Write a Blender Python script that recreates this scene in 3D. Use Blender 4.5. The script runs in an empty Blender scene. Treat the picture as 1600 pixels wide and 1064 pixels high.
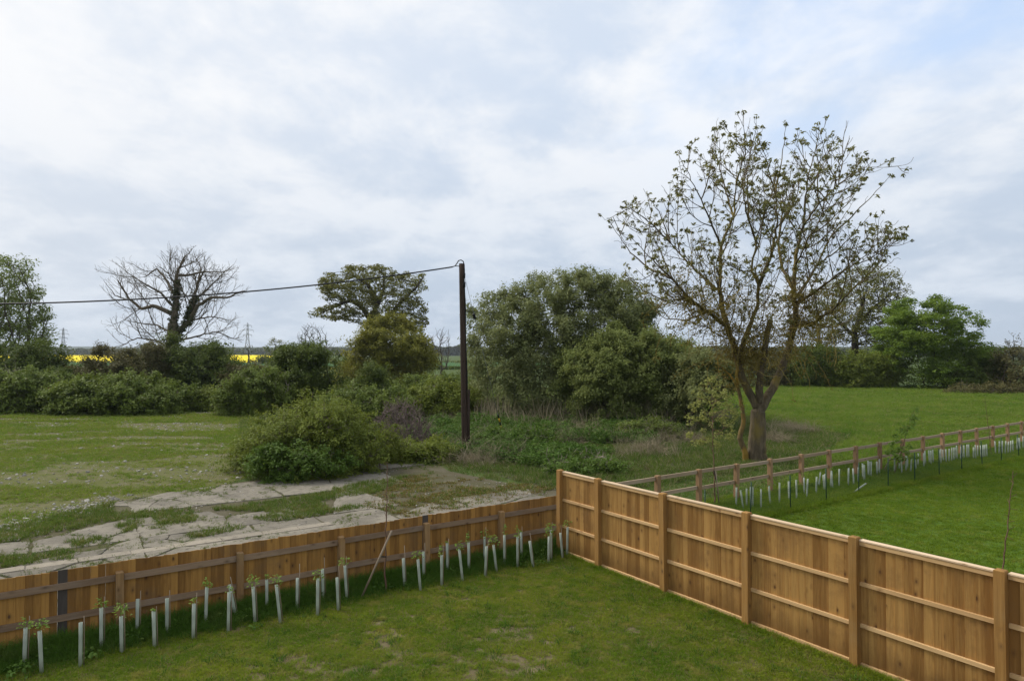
import bpy, math, random
import numpy as np
from mathutils import Vector, Matrix, Euler

# ------------------------------------------------------------------ camera, sky, sun, exposure
SC = bpy.context.scene
COL = SC.collection
random.seed(7)
RNG = np.random.default_rng(7)
F, CH = 1067.0, 4.50                      # focal length in photo pixels, eye height (first floor window)
PITCH = math.atan(19.0 / F)

cam_d = bpy.data.cameras.new('camera')
cam_d.sensor_width = 36.0
cam_d.lens = 36.0 * F / 1600.0
cam_d.clip_start, cam_d.clip_end = 0.1, 12000.0
cam = bpy.data.objects.new('camera', cam_d)
COL.objects.link(cam)
cam.location = (0, 0, CH)
cam.rotation_euler = (math.pi / 2 + PITCH, 0, 0)
SC.camera = cam

SUN_DIR = Vector((-0.72, 0.42, 0.80)).normalized()
sun_d = bpy.data.lights.new('sun', 'SUN')
sun_d.energy = 2.5
sun_d.angle = math.radians(22)
sun_d.color = (1.0, 0.94, 0.84)
sun = bpy.data.objects.new('sun', sun_d)
COL.objects.link(sun)
sun.rotation_euler = SUN_DIR.to_track_quat('Z', 'Y').to_euler()

SC.render.engine = 'CYCLES'
SC.view_settings.view_transform = 'Standard'
SC.view_settings.look = 'None'
SC.view_settings.gamma = 1.0
SC.view_settings.exposure = 0.45
SC.cycles.use_denoising = True
SC.cycles.denoiser = 'OPENIMAGEDENOISE'
SC.cycles.denoising_input_passes = 'RGB_ALBEDO_NORMAL'
SC.cycles.denoising_prefilter = 'ACCURATE'
SC.cycles.max_bounces = 6
SC.cycles.diffuse_bounces = 3
SC.cycles.glossy_bounces = 2
SC.cycles.transmission_bounces = 4
SC.cycles.transparent_max_bounces = 6
SC.cycles.volume_bounces = 0
SC.cycles.caustics_reflective = False
SC.cycles.caustics_refractive = False
SC.cycles.pixel_filter_type = 'BLACKMAN_HARRIS'
SC.cycles.filter_width = 1.5


class NT:
    """small helper to write node trees"""
    def __init__(self, tree):
        self.t = tree

    def n(self, typ, **kw):
        nd = self.t.nodes.new(typ)
        for k, v in kw.items():
            if k.startswith('i_'):
                key = k[2:]
                key = int(key) if key.isdigit() else key
                nd.inputs[key].default_value = v
            else:
                setattr(nd, k, v)
        return nd

    def l(self, a, b):
        self.t.links.new(a, b)

    def math(self, op, a, b=None, c=None, clamp=False):
        nd = self.n('ShaderNodeMath', operation=op, use_clamp=clamp)
        for i, v in enumerate((a, b, c)):
            if v is None:
                continue
            if isinstance(v, (int, float)):
                nd.inputs[i].default_value = v
            else:
                self.l(v, nd.inputs[i])
        return nd.outputs[0]

    def mix(self, fac, a, b):
        nd = self.n('ShaderNodeMix', data_type='RGBA')
        for s, v in ((nd.inputs[0], fac), (nd.inputs[6], a), (nd.inputs[7], b)):
            if isinstance(v, (int, float)):
                s.default_value = v
            elif isinstance(v, (tuple, list)):
                s.default_value = (*v[:3], 1.0)
            else:
                self.l(v, s)
        return nd.outputs[2]

    def noise(self, vec, scale, detail=4.0, rough=0.55, dist=0.0):
        nd = self.n('ShaderNodeTexNoise')
        nd.inputs['Scale'].default_value = scale
        nd.inputs['Detail'].default_value = detail
        nd.inputs['Roughness'].default_value = rough
        nd.inputs['Distortion'].default_value = dist
        if vec is not None:
            self.l(vec, nd.inputs['Vector'])
        return nd.outputs['Fac']

    def ramp(self, fac, lo, hi, smooth=True):
        nd = self.n('ShaderNodeMapRange', interpolation_type='SMOOTHSTEP' if smooth else 'LINEAR')
        self.l(fac, nd.inputs[0])
        nd.inputs[1].default_value = lo
        nd.inputs[2].default_value = hi
        return nd.outputs[0]

    def vscale(self, vec, s, off=None):
        nd = self.n('ShaderNodeMapping')
        self.l(vec, nd.inputs[0])
        nd.inputs['Scale'].default_value = s
        if off is not None:
            nd.inputs['Location'].default_value = off
        return nd.outputs[0]


W = bpy.data.worlds.new('World')
SC.world = W
W.use_nodes = True
W.node_tree.nodes.clear()
t = NT(W.node_tree)
out = t.n('ShaderNodeOutputWorld')
bg = t.n('ShaderNodeBackground')
bg.inputs['Strength'].default_value = 0.1
t.l(bg.outputs[0], out.inputs[0])
sky = t.n('ShaderNodeTexSky', sky_type='NISHITA', sun_disc=False)
sky.sun_elevation = math.asin(SUN_DIR.z)
sky.sun_rotation = math.atan2(SUN_DIR.x, SUN_DIR.y)
sky.air_density, sky.dust_density, sky.ozone_density = 1.0, 0.6, 1.2
tc = t.n('ShaderNodeTexCoord')
sep = t.n('ShaderNodeSeparateXYZ')
t.l(tc.outputs['Generated'], sep.inputs[0])
zz = t.math('MAXIMUM', sep.outputs[2], 0.0)
den = t.math('ADD', zz, 0.24)
cx = t.math('DIVIDE', sep.outputs[0], den)
cy = t.math('DIVIDE', sep.outputs[1], den)
cmb = t.n('ShaderNodeCombineXYZ')
t.l(cx, cmb.inputs[0]); t.l(cy, cmb.inputs[1])
cv = cmb.outputs[0]
n1 = t.noise(t.vscale(cv, (1.0, 0.8, 1), (3.1, 1.7, 0)), 1.6, 7.0, 0.58, 0.3)
n2 = t.noise(t.vscale(cv, (1.0, 0.85, 1), (7.3, 4.2, 2)), 4.4, 8.0, 0.62, 0.25)
n3 = t.noise(t.vscale(cv, (1, 1, 1), (4.6, 2.2, 5)), 0.62, 5.0, 0.55, 0.4)
bright = t.ramp(t.math('ADD', t.math('MULTIPLY', n1, 0.6), t.math('MULTIPLY', n2, 0.4)), 0.40, 0.60)
# cloud brightness falls towards the horizon, where one looks at the flat bases of far cloud
elev = t.ramp(zz, 0.0, 0.42)
base = t.mix(elev, (3.85, 4.5, 5.4), (4.85, 5.55, 6.6))
top = t.mix(elev, (5.1, 5.65, 6.4), (7.0, 7.15, 7.4))
cloud = t.mix(bright, base, top)
# brighter veil round the hidden sun
dotn = t.n('ShaderNodeVectorMath', operation='DOT_PRODUCT')
t.l(tc.outputs['Generated'], dotn.inputs[0])
dotn.inputs[1].default_value = SUN_DIR
glow = t.ramp(dotn.outputs['Value'], 0.45, 1.0)
cloud = t.mix(t.math('MULTIPLY', glow, 0.4), cloud, (7.6, 7.5, 7.4))
# thin places with blue sky behind
gap = t.math('MULTIPLY', t.ramp(n3, 0.57, 0.68), t.math('SUBTRACT', 1.0, t.math('MULTIPLY', bright, 0.6)))
gap = t.math('MULTIPLY', gap, t.ramp(zz, 0.18, 0.4))
veil = t.n('ShaderNodeMix', data_type='RGBA', blend_type='ADD')
veil.inputs[0].default_value = 1.0
skym = t.n('ShaderNodeMix', data_type='RGBA', blend_type='MULTIPLY')
skym.inputs[0].default_value = 1.0
t.l(sky.outputs[0], skym.inputs[6]); skym.inputs[7].default_value = (1.0, 1.0, 1.0, 1)
t.l(skym.outputs[2], veil.inputs[6]); veil.inputs[7].default_value = (2.6, 3.0, 3.6, 1)
col = t.mix(t.math('MULTIPLY', gap, 0.85), cloud, veil.outputs[2])
t.l(col, bg.inputs['Color'])

# ------------------------------------------------------------------ pixel -> world
CP, SP = math.cos(PITCH), math.sin(PITCH)


def ray(px, py):
    u = (np.asarray(px, float) - 800) / F
    v = (532 - np.asarray(py, float)) / F
    return u, CP - v * SP, SP + v * CP


def P(px, py, Y):
    x, y, z = ray(px, py)
    k = Y / y
    return np.stack([x * k, y * k, CH + z * k], -1)


def G(px, py, z=0.0):
    x, y, w = ray(px, py)
    k = (z - CH) / w
    return np.stack([x * k, y * k, CH + w * k], -1)


# ------------------------------------------------------------------ numpy value noise
_LAT = np.random.default_rng(99).random((256, 256))


def vnoise(x, y, octaves=4):
    x = np.asarray(x, float); y = np.asarray(y, float)
    s = np.zeros(np.broadcast(x, y).shape); a = 1.0; tot = 0
    for o in range(octaves):
        xi = np.floor(x).astype(int); yi = np.floor(y).astype(int)
        fx = x - xi; fy = y - yi
        fx = fx * fx * (3 - 2 * fx); fy = fy * fy * (3 - 2 * fy)
        g = lambda i, j: _LAT[(xi + i) % 256, (yi + j) % 256]
        s = s + a * ((g(0, 0) * (1 - fx) + g(1, 0) * fx) * (1 - fy) + (g(0, 1) * (1 - fx) + g(1, 1) * fx) * fy)
        tot += a; a *= 0.5; x = x * 2.03 + 17.3; y = y * 2.03 + 5.1
    return s / tot


# ------------------------------------------------------------------ mesh helpers
def mesh_np(name, verts, faces, smooth=False, attr=None):
    """faces: list of int arrays, each (n, k)"""
    me = bpy.data.meshes.new(name)
    verts = np.ascontiguousarray(verts, dtype=np.float32)
    faces = [np.asarray(f, dtype=np.int32) for f in faces if len(f)]
    nl = sum(f.size for f in faces); nf = sum(len(f) for f in faces)
    me.vertices.add(len(verts)); me.vertices.foreach_set('co', verts.ravel())
    me.loops.add(nl); me.polygons.add(nf)
    me.loops.foreach_set('vertex_index', np.concatenate([f.ravel() for f in faces]))
    starts, s = [], 0
    for f in faces:
        starts.append(s + np.arange(len(f)) * f.shape[1]); s += f.size
    me.polygons.foreach_set('loop_start', np.concatenate(starts).astype(np.int32))
    if smooth:
        me.polygons.foreach_set('use_smooth', np.ones(nf, bool))
    if attr is not None:
        for k, v in attr.items():
            a = me.attributes.new(k, 'FLOAT', 'POINT')
            a.data.foreach_set('value', np.asarray(v, np.float32))
    me.update(calc_edges=True)
    return me


def obj(name, me, mat=None, parent=None, loc=None, rot=None, label=None, cat=None, group=None, kind=None):
    o = bpy.data.objects.new(name, me)
    COL.objects.link(o)
    if mat is not None and me is not None:
        if len(me.materials) == 0:
            me.materials.append(mat)
    if parent is not None:
        o.parent = parent
    if loc is not None:
        o.location = loc
    if rot is not None:
        o.rotation_euler = rot
    for k, v in (('label', label), ('category', cat), ('group', group), ('kind', kind)):
        if v:
            o[k] = v
    return o


def thing(name, label, cat, loc=(0, 0, 0), rotz=0.0, group=None):
    return obj(name, None, loc=loc, rot=(0, 0, rotz), label=label, cat=cat, group=group)


_BOX = {}


def box_mesh(sx, sy, sz, chamfer=0.0, key=''):
    """box standing on z=0, centred in x and y; chamfered top"""
    k = (round(sx, 4), round(sy, 4), round(sz, 4), chamfer, key)
    if k in _BOX:
        return _BOX[k]
    x, y = sx / 2, sy / 2
    c = chamfer
    v = [(-x, -y, 0), (x, -y, 0), (x, y, 0), (-x, y, 0)]
    f = [(3, 2, 1, 0)]
    if c > 0:
        v += [(-x, -y, sz - c), (x, -y, sz - c), (x, y, sz - c), (-x, y, sz - c)]
        v += [(-x + c, -y + c, sz), (x - c, -y + c, sz), (x - c, y - c, sz), (-x + c, y - c, sz)]
        for a in (0, 4):
            for i in range(4):
                j = (i + 1) % 4
                f.append((a + i, a + j, a + 4 + j, a + 4 + i))
        f.append((8, 9, 10, 11))
    else:
        v += [(-x, -y, sz), (x, -y, sz), (x, y, sz), (-x, y, sz)]
        for i in range(4):
            j = (i + 1) % 4
            f.append((i, j, 4 + j, 4 + i))
        f.append((4, 5, 6, 7))
    me = bpy.data.meshes.new('box')
    me.from_pydata(v, [], f)
    me.update()
    _BOX[k] = me
    return me


def norm(a):
    return a / np.maximum(np.linalg.norm(a, axis=-1, keepdims=True), 1e-9)


def tube_segments(p0, p1, r0, r1, t0, t1, sides):
    """independent prisms whose end rings share frames: verts, faces"""
    ref = norm(np.array([0.31, 0.94, 0.12]))
    def ring(p, tt, r):
        a = norm(np.cross(tt, ref)); b = np.cross(tt, a)
        ang = np.arange(sides) * 2 * math.pi / sides
        return p[:, None, :] + r[:, None, None] * (np.cos(ang)[None, :, None] * a[:, None, :] + np.sin(ang)[None, :, None] * b[:, None, :])
    n = len(p0)
    v = np.concatenate([ring(p0, t0, r0), ring(p1, t1, r1)], 1).reshape(-1, 3)
    i = np.arange(sides); j = (i + 1) % sides
    q = np.stack([i, j, sides + j, sides + i], -1)
    f = (np.arange(n)[:, None, None] * 2 * sides + q[None]).reshape(-1, 4)
    return v, f


def polyline_tube(pts, radii, sides=6, cap=True):
    pts = np.asarray(pts, float); n = len(pts)
    radii = np.broadcast_to(np.asarray(radii, float), (n,))
    tg = norm(np.gradient(pts, axis=0))
    v = []
    a_prev = None
    for i in range(n):
        tt = tg[i]
        if a_prev is None:
            a = np.cross(tt, [0.31, 0.94, 0.12])
        else:
            a = a_prev - tt * np.dot(a_prev, tt)
        a = a / np.linalg.norm(a); a_prev = a
        b = np.cross(tt, a)
        for k in range(sides):
            g = 2 * math.pi * k / sides
            v.append(pts[i] + radii[i] * (math.cos(g) * a + math.sin(g) * b))
    f = []
    for i in range(n - 1):
        for k in range(sides):
            l = (k + 1) % sides
            f.append((i * sides + k, i * sides + l, (i + 1) * sides + l, (i + 1) * sides + k))
    fs = [np.array(f)]
    if cap:
        fs.append(np.array([list(range(sides))[::-1]]))
        fs.append(np.array([[(n - 1) * sides + k for k in range(sides)]]))
    return np.array(v), fs


class MB:
    """collects pieces of one part"""
    def __init__(self):
        self.v, self.f, self.n = [], [], 0

    def add(self, v, fs):
        v = np.asarray(v, float)
        for f in fs:
            self.f.append(np.asarray(f) + self.n)
        self.v.append(v); self.n += len(v)

    def bar(self, a, b, r, sides=4):
        self.add(*polyline_tube([a, b], r, sides))

    def mesh(self, name, smooth=False):
        return mesh_np(name, np.concatenate(self.v), self.f, smooth)


def leaf_quads(c, axis, nrm, L, Wd):
    """diamond leaves, folded a little along the rib"""
    axis = norm(axis)
    side = norm(np.cross(axis, nrm))
    up = np.cross(side, axis)
    L = np.asarray(L)[:, None]; Wd = np.asarray(Wd)[:, None]
    b = c - axis * L * 0.5
    tip = c + axis * L * 0.5 - up * L * 0.10
    m = c - axis * L * 0.06
    l = m + side * Wd * 0.5 + up * Wd * 0.16
    r = m - side * Wd * 0.5 + up * Wd * 0.16
    return np.stack([b, r, tip, l], 1).reshape(-1, 3), np.arange(len(c) * 4).reshape(-1, 4)


# ------------------------------------------------------------------ materials
def new_mat(name):
    m = bpy.data.materials.new(name)
    m.use_nodes = True
    m.node_tree.nodes.clear()
    t = NT(m.node_tree)
    o = t.n('ShaderNodeOutputMaterial')
    b = t.n('ShaderNodeBsdfPrincipled')
    b.inputs['Roughness'].default_value = 0.85
    b.inputs['Specular IOR Level'].default_value = 0.25
    t.l(b.outputs[0], o.inputs[0])
    return m, t, b, o


def setcol(t, b, v):
    if isinstance(v, (tuple, list)):
        b.inputs['Base Color'].default_value = (*v[:3], 1)
    else:
        t.l(v, b.inputs['Base Color'])


def bump(t, b, h, strength=0.4, dist=0.02):
    nd = t.n('ShaderNodeBump')
    nd.inputs['Strength'].default_value = strength
    nd.inputs['Distance'].default_value = dist
    t.l(h, nd.inputs['Height'])
    t.l(nd.outputs[0], b.inputs['Normal'])


def plain(name, c, rough=0.7, metal=0.0):
    m, t, b, o = new_mat(name)
    tc = t.n('ShaderNodeTexCoord')
    n = t.noise(tc.outputs['Object'], 18, 4)
    setcol(t, b, t.mix(n, tuple(x * 0.75 for x in c), tuple(min(1, x * 1.2) for x in c)))
    b.inputs['Roughness'].default_value = rough
    b.inputs['Metallic'].default_value = metal
    return m


def leaf_mat(name, a, c, trans=0.35, dead=None, nscale=0.6):
    """per-leaf variation from the rnd attribute, patches of tint from noise in the place"""
    m, t, b, o = new_mat(name)
    at = t.n('ShaderNodeAttribute', attribute_name='rnd')
    ge = t.n('ShaderNodeNewGeometry')
    n = t.noise(ge.outputs['Position'], nscale, 3)
    f = t.math('ADD', t.math('MULTIPLY', at.outputs['Fac'], 0.6), t.math('MULTIPLY', t.ramp(n, 0.3, 0.7), 0.4))
    colr = t.mix(f, a, c)
    if dead:
        colr = t.mix(t.ramp(at.outputs['Fac'], 0.9, 0.93), colr, dead)
    setcol(t, b, colr)
    b.inputs['Roughness'].default_value = 0.62
    b.inputs['Specular IOR Level'].default_value = 0.14
    tr = t.n('ShaderNodeBsdfTranslucent')
    hs = t.n('ShaderNodeHueSaturation')
    hs.inputs['Value'].default_value = 1.35
    hs.inputs['Hue'].default_value = 0.49
    t.l(colr, hs.inputs['Color']); t.l(hs.outputs[0], tr.inputs[0])
    ms = t.n('ShaderNodeMixShader')
    ms.inputs[0].default_value = trans
    t.l(b.outputs[0], ms.inputs[1]); t.l(tr.outputs[0], ms.inputs[2])
    t.l(ms.outputs[0], o.inputs[0])
    return m


def grass_mat(name, a, c, d, trans=0.3, nscale=0.35, straw=0.0, strawc=(0.30, 0.24, 0.11)):
    m, t, b, o = new_mat(name)
    oi = t.n('ShaderNodeObjectInfo')
    at = t.n('ShaderNodeAttribute', attribute_name='rnd')
    ge = t.n('ShaderNodeNewGeometry')
    n = t.noise(ge.outputs['Position'], nscale, 4, 0.6)
    n2 = t.noise(ge.outputs['Position'], nscale * 4.5, 3, 0.6)
    f = t.math('ADD', t.math('MULTIPLY', oi.outputs['Random'], 0.35), t.math('MULTIPLY', t.ramp(n, 0.32, 0.68), 0.65))
    colr = t.mix(f, a, c)
    colr = t.mix(t.math('MULTIPLY', t.ramp(n2, 0.5, 0.72), 0.7), colr, d)
    if straw:
        colr = t.mix(t.ramp(at.outputs['Fac'], 1 - straw, 1 - straw * 0.8), colr, strawc)
    setcol(t, b, colr)
    b.inputs['Roughness'].default_value = 0.6
    b.inputs['Specular IOR Level'].default_value = 0.08
    tr = t.n('ShaderNodeBsdfTranslucent')
    t.l(colr, tr.inputs[0])
    ms = t.n('ShaderNodeMixShader')
    ms.inputs[0].default_value = trans
    t.l(b.outputs[0], ms.inputs[1]); t.l(tr.outputs[0], ms.inputs[2])
    t.l(ms.outputs[0], o.inputs[0])
    return m


def bark_mat(name, a, c, lichen=None, lo=0.5, hi=0.62, scale=3.0):
    m, t, b, o = new_mat(name)
    ge = t.n('ShaderNodeNewGeometry')
    v = t.vscale(ge.outputs['Position'], (1, 1, 0.25))
    n = t.noise(v, scale * 4, 5, 0.65)
    colr = t.mix(t.ramp(n, 0.3, 0.7), a, c)
    if lichen:
        n2 = t.noise(t.vscale(ge.outputs['Position'], (1, 1, 0.5)), scale * 0.55, 6, 0.65)
        colr = t.mix(t.ramp(n2, lo, hi), colr, lichen)
    setcol(t, b, colr)
    b.inputs['Roughness'].default_value = 0.95
    bump(t, b, n, 0.8, 0.03)
    return m


def wood_mat(name, a, c, knot, grain_axis=2, wear=None, wearamt=0.3, rand=0.5, scale=1.0, damp=0.0):
    """sawn softwood: grain stretched along one axis, knots, colour differs piece by piece"""
    m, t, b, o = new_mat(name)
    tc = t.n('ShaderNodeTexCoord'); oi = t.n('ShaderNodeObjectInfo')
    off = t.n('ShaderNodeCombineXYZ')
    t.l(t.math('MULTIPLY', oi.outputs['Random'], 57.0), off.inputs[0])
    t.l(t.math('MULTIPLY', oi.outputs['Random'], 91.0), off.inputs[1])
    t.l(t.math('MULTIPLY', oi.outputs['Random'], 33.0), off.inputs[2])
    ad = t.n('ShaderNodeVectorMath', operation='ADD')
    t.l(tc.outputs['Object'], ad.inputs[0]); t.l(off.outputs[0], ad.inputs[1])
    p = ad.outputs[0]
    st = [1.0, 1.0, 1.0]; st[grain_axis] = 0.05
    # knots bend the grain
    kv = [1.0, 1.0, 1.0]; kv[grain_axis] = 0.55
    vor = t.n('ShaderNodeTexVoronoi')
    vor.inputs['Scale'].default_value = 9.0 * scale
    t.l(t.vscale(p, kv), vor.inputs['Vector'])
    kd = vor.outputs['Distance']
    sel = t.n('ShaderNodeSeparateColor'); t.l(vor.outputs['Color'], sel.inputs[0])
    ksel = t.ramp(sel.outputs[0], 0.64, 0.70)
    kf = t.math('MULTIPLY', t.math('SUBTRACT', 1.0, t.ramp(kd, 0.07, 0.20)), ksel)
    kring = t.math('MULTIPLY', t.math('SUBTRACT', 1.0, t.ramp(kd, 0.15, 0.42)), ksel)
    g1 = t.noise(t.vscale(p, st), 38 * scale, 5, 0.65, 0.6)
    g2 = t.noise(t.vscale(p, tuple(s * 0.6 for s in st)), 9 * scale, 4, 0.6, 1.2)
    f = t.math('ADD', t.math('MULTIPLY', g1, 0.45), t.math('MULTIPLY', g2, 0.55))
    f = t.math('ADD', t.ramp(f, 0.3, 0.7), t.math('MULTIPLY', t.math('SUBTRACT', oi.outputs['Random'], 0.5), rand))
    colr = t.mix(t.math('MULTIPLY', f, 1.0, clamp=True), a, c)
    colr = t.mix(t.math('MULTIPLY', kring, 0.35), colr, knot)
    colr = t.mix(t.math('MULTIPLY', kf, 0.9), colr, knot)
    if wear:
        ge = t.n('ShaderNodeNewGeometry')
        wn = t.noise(ge.outputs['Position'], 1.7, 5, 0.7)
        colr = t.mix(t.math('MULTIPLY', t.ramp(wn, 0.45, 0.75), wearamt), colr, wear)
    if damp:
        # rain splash and damp drawn up from the soil
        ge2 = t.n('ShaderNodeNewGeometry'); sz = t.n('ShaderNodeSeparateXYZ'); t.l(ge2.outputs['Position'], sz.inputs[0])
        dn_ = t.noise(t.vscale(ge2.outputs['Position'], (1, 1, 0.3)), 5.0, 5, 0.7)
        df = t.math('SUBTRACT', 1.0, t.ramp(t.math('ADD', sz.outputs[2], t.math('MULTIPLY', dn_, -0.55)), -0.22, 0.22))
        colr = t.mix(t.math('MULTIPLY', df, damp), colr, tuple(x * 0.5 for x in a))
    setcol(t, b, colr)
    b.inputs['Roughness'].default_value = 0.8
    bump(t, b, g1, 0.35, 0.004)
    return m


def ground_mat(name, cols, scales=(0.12, 0.9, 9.0), bumpd=0.03):
    """a, b, c: large patches, middle patches, fine speckle"""
    m, t, b, o = new_mat(name)
    ge = t.n('ShaderNodeNewGeometry')
    p = ge.outputs['Position']
    n1 = t.noise(p, scales[0], 5, 0.6, 0.3)
    n2 = t.noise(p, scales[1], 5, 0.65, 0.3)
    n3 = t.noise(p, scales[2], 4, 0.7)
    c = t.mix(t.ramp(n1, 0.35, 0.65), cols[0], cols[1])
    c = t.mix(t.math('MULTIPLY', t.ramp(n2, 0.45, 0.7), 0.8), c, cols[2])
    c = t.mix(t.math('MULTIPLY', t.ramp(n3, 0.4, 0.7), 0.5), c, cols[3])
    setcol(t, b, c)
    b.inputs['Roughness'].default_value = 1.0
    b.inputs['Specular IOR Level'].default_value = 0.1
    bump(t, b, t.math('ADD', n3, n2), 0.7, bumpd)
    return m


M = {}
# ground
M['ground'] = ground_mat('rough_grass_ground', [(0.055, 0.095, 0.02), (0.075, 0.105, 0.028), (0.085, 0.085, 0.035), (0.035, 0.06, 0.014)])
M['lawn'] = ground_mat('lawn_soil', [(0.13, 0.105, 0.055), (0.15, 0.12, 0.07), (0.21, 0.17, 0.11), (0.075, 0.07, 0.03)], (0.4, 2.6, 18))
M['mown'] = ground_mat('mown_grass_ground', [(0.07, 0.125, 0.013), (0.085, 0.14, 0.017), (0.11, 0.14, 0.028), (0.05, 0.09, 0.011)], (0.2, 1.2, 12))
M['field'] = ground_mat('stony_field_ground', [(0.10, 0.11, 0.028), (0.12, 0.12, 0.045), (0.165, 0.14, 0.09), (0.07, 0.075, 0.025)], (0.25, 0.75, 9))
M['meadow'] = ground_mat('meadow_ground', [(0.075, 0.14, 0.018), (0.095, 0.155, 0.022), (0.075, 0.12, 0.028), (0.03, 0.08, 0.012)], (0.15, 0.7, 6))
M['scrub'] = ground_mat('scrub_ground', [(0.05, 0.07, 0.02), (0.075, 0.08, 0.035), (0.09, 0.08, 0.045), (0.03, 0.04, 0.015)], (0.3, 1.0, 8))
M['soil'] = ground_mat('apron_soil', [(0.10, 0.085, 0.055), (0.085, 0.08, 0.04), (0.13, 0.115, 0.085), (0.06, 0.055, 0.028)], (0.4, 1.3, 11))
M['crop'] = ground_mat('green_crop', [(0.04, 0.10, 0.03), (0.05, 0.12, 0.035), (0.05, 0.11, 0.03), (0.035, 0.09, 0.025)], (0.02, 0.2, 2))
M['rape'] = ground_mat('rape_blossom', [(0.80, 0.62, 0.008), (0.85, 0.66, 0.01), (0.72, 0.58, 0.012), (0.6, 0.5, 0.02)], (0.01, 0.06, 0.6), 0.3)
M['hill'] = ground_mat('far_hill', [(0.05, 0.07, 0.04), (0.06, 0.08, 0.045), (0.045, 0.06, 0.04), (0.04, 0.055, 0.035)], (0.004, 0.02, 0.1))


def concrete_mat(name, a, c, dark):
    m, t, b, o = new_mat(name)
    ge = t.n('ShaderNodeNewGeometry'); oi = t.n('ShaderNodeObjectInfo')
    p = ge.outputs['Position']
    n1 = t.noise(p, 0.9, 6, 0.65, 0.3); n2 = t.noise(p, 5.0, 6, 0.7); n3 = t.noise(p, 40, 3, 0.7)
    col = t.mix(t.math('ADD', t.math('MULTIPLY', t.ramp(n1, 0.35, 0.65), 0.6), t.math('MULTIPLY', oi.outputs['Random'], 0.4)), a, c)
    col = t.mix(t.math('MULTIPLY', t.ramp(n2, 0.5, 0.68), 0.75), col, dark)
    col = t.mix(t.math('MULTIPLY', t.ramp(n3, 0.5, 0.7), 0.35), col, (0.12, 0.10, 0.075))
    setcol(t, b, col)
    b.inputs['Roughness'].default_value = 0.95
    bump(t, b, t.math('ADD', n3, n2), 0.6, 0.015)
    return m


M['concrete'] = concrete_mat('weathered_concrete', (0.125, 0.111, 0.088), (0.255, 0.228, 0.178), (0.072, 0.064, 0.048))
M['kerb'] = concrete_mat('pale_concrete', (0.24, 0.21, 0.165), (0.31, 0.27, 0.21), (0.15, 0.13, 0.10))
M['stone'] = concrete_mat('rubble', (0.20, 0.18, 0.145), (0.50, 0.47, 0.42), (0.2, 0.18, 0.14))

# wood
M['board_low'] = wood_mat('treated_board', (0.18, 0.085, 0.02), (0.37, 0.192, 0.048), (0.06, 0.026, 0.011), 2, (0.15, 0.095, 0.05), 0.5, 0.9)
M['board_grey'] = wood_mat('old_grey_board', (0.05, 0.042, 0.036), (0.085, 0.07, 0.06), (0.03, 0.022, 0.018), 2)
M['rail_low'] = wood_mat('weathered_rail', (0.17, 0.11, 0.068), (0.28, 0.19, 0.12), (0.08, 0.045, 0.025), 0, (0.23, 0.18, 0.14), 0.5)
M['post_low'] = wood_mat('treated_post', (0.22, 0.125, 0.052), (0.36, 0.22, 0.10), (0.10, 0.05, 0.02), 2, (0.24, 0.18, 0.10), 0.4)
M['board_tall'] = wood_mat('new_board', (0.24, 0.115, 0.028), (0.47, 0.262, 0.078), (0.10, 0.042, 0.015), 2, (0.22, 0.115, 0.04), 0.65, 0.95, 1.0, 0.6)
M['rail_tall'] = wood_mat('new_rail', (0.44, 0.265, 0.115), (0.62, 0.41, 0.20), (0.22, 0.11, 0.045), 0, None, 0, 0.4)
M['cap_tall'] = wood_mat('new_capping', (0.5, 0.36, 0.22), (0.66, 0.50, 0.34), (0.26, 0.14, 0.06), 0, None, 0, 0.3)
M['post_tall'] = wood_mat('new_post', (0.22, 0.11, 0.028), (0.38, 0.205, 0.06), (0.11, 0.055, 0.02), 2, (0.27, 0.18, 0.08), 0.35)
M['rail_far'] = wood_mat('paddock_rail', (0.25, 0.18, 0.115), (0.38, 0.285, 0.19), (0.10, 0.06, 0.03), 0, (0.32, 0.27, 0.22), 0.5)
M['post_far'] = wood_mat('paddock_post', (0.21, 0.125, 0.06), (0.33, 0.205, 0.11), (0.12, 0.06, 0.03), 2)
M['stake'] = wood_mat('stake_wood', (0.20, 0.15, 0.10), (0.30, 0.24, 0.17), (0.16, 0.11, 0.07), 2)
M['pole'] = wood_mat('creosoted_pole', (0.015, 0.010, 0.007), (0.05, 0.031, 0.021), (0.012, 0.008, 0.006), 2)
M['black'] = plain('black_cable', (0.012, 0.012, 0.013), 0.5)
M['steel'] = plain('galvanised_steel', (0.20, 0.21, 0.22), 0.5, 0.4)
M['pylon'] = plain('pylon_steel', (0.16, 0.18, 0.2), 0.7)
M['yellow'] = plain('yellow_plastic', (0.55, 0.33, 0.02), 0.5)
M['green_wire'] = plain('green_wire', (0.012, 0.045, 0.028), 0.5)
M['netting'] = plain('green_netting', (0.016, 0.06, 0.035), 0.7)


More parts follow.
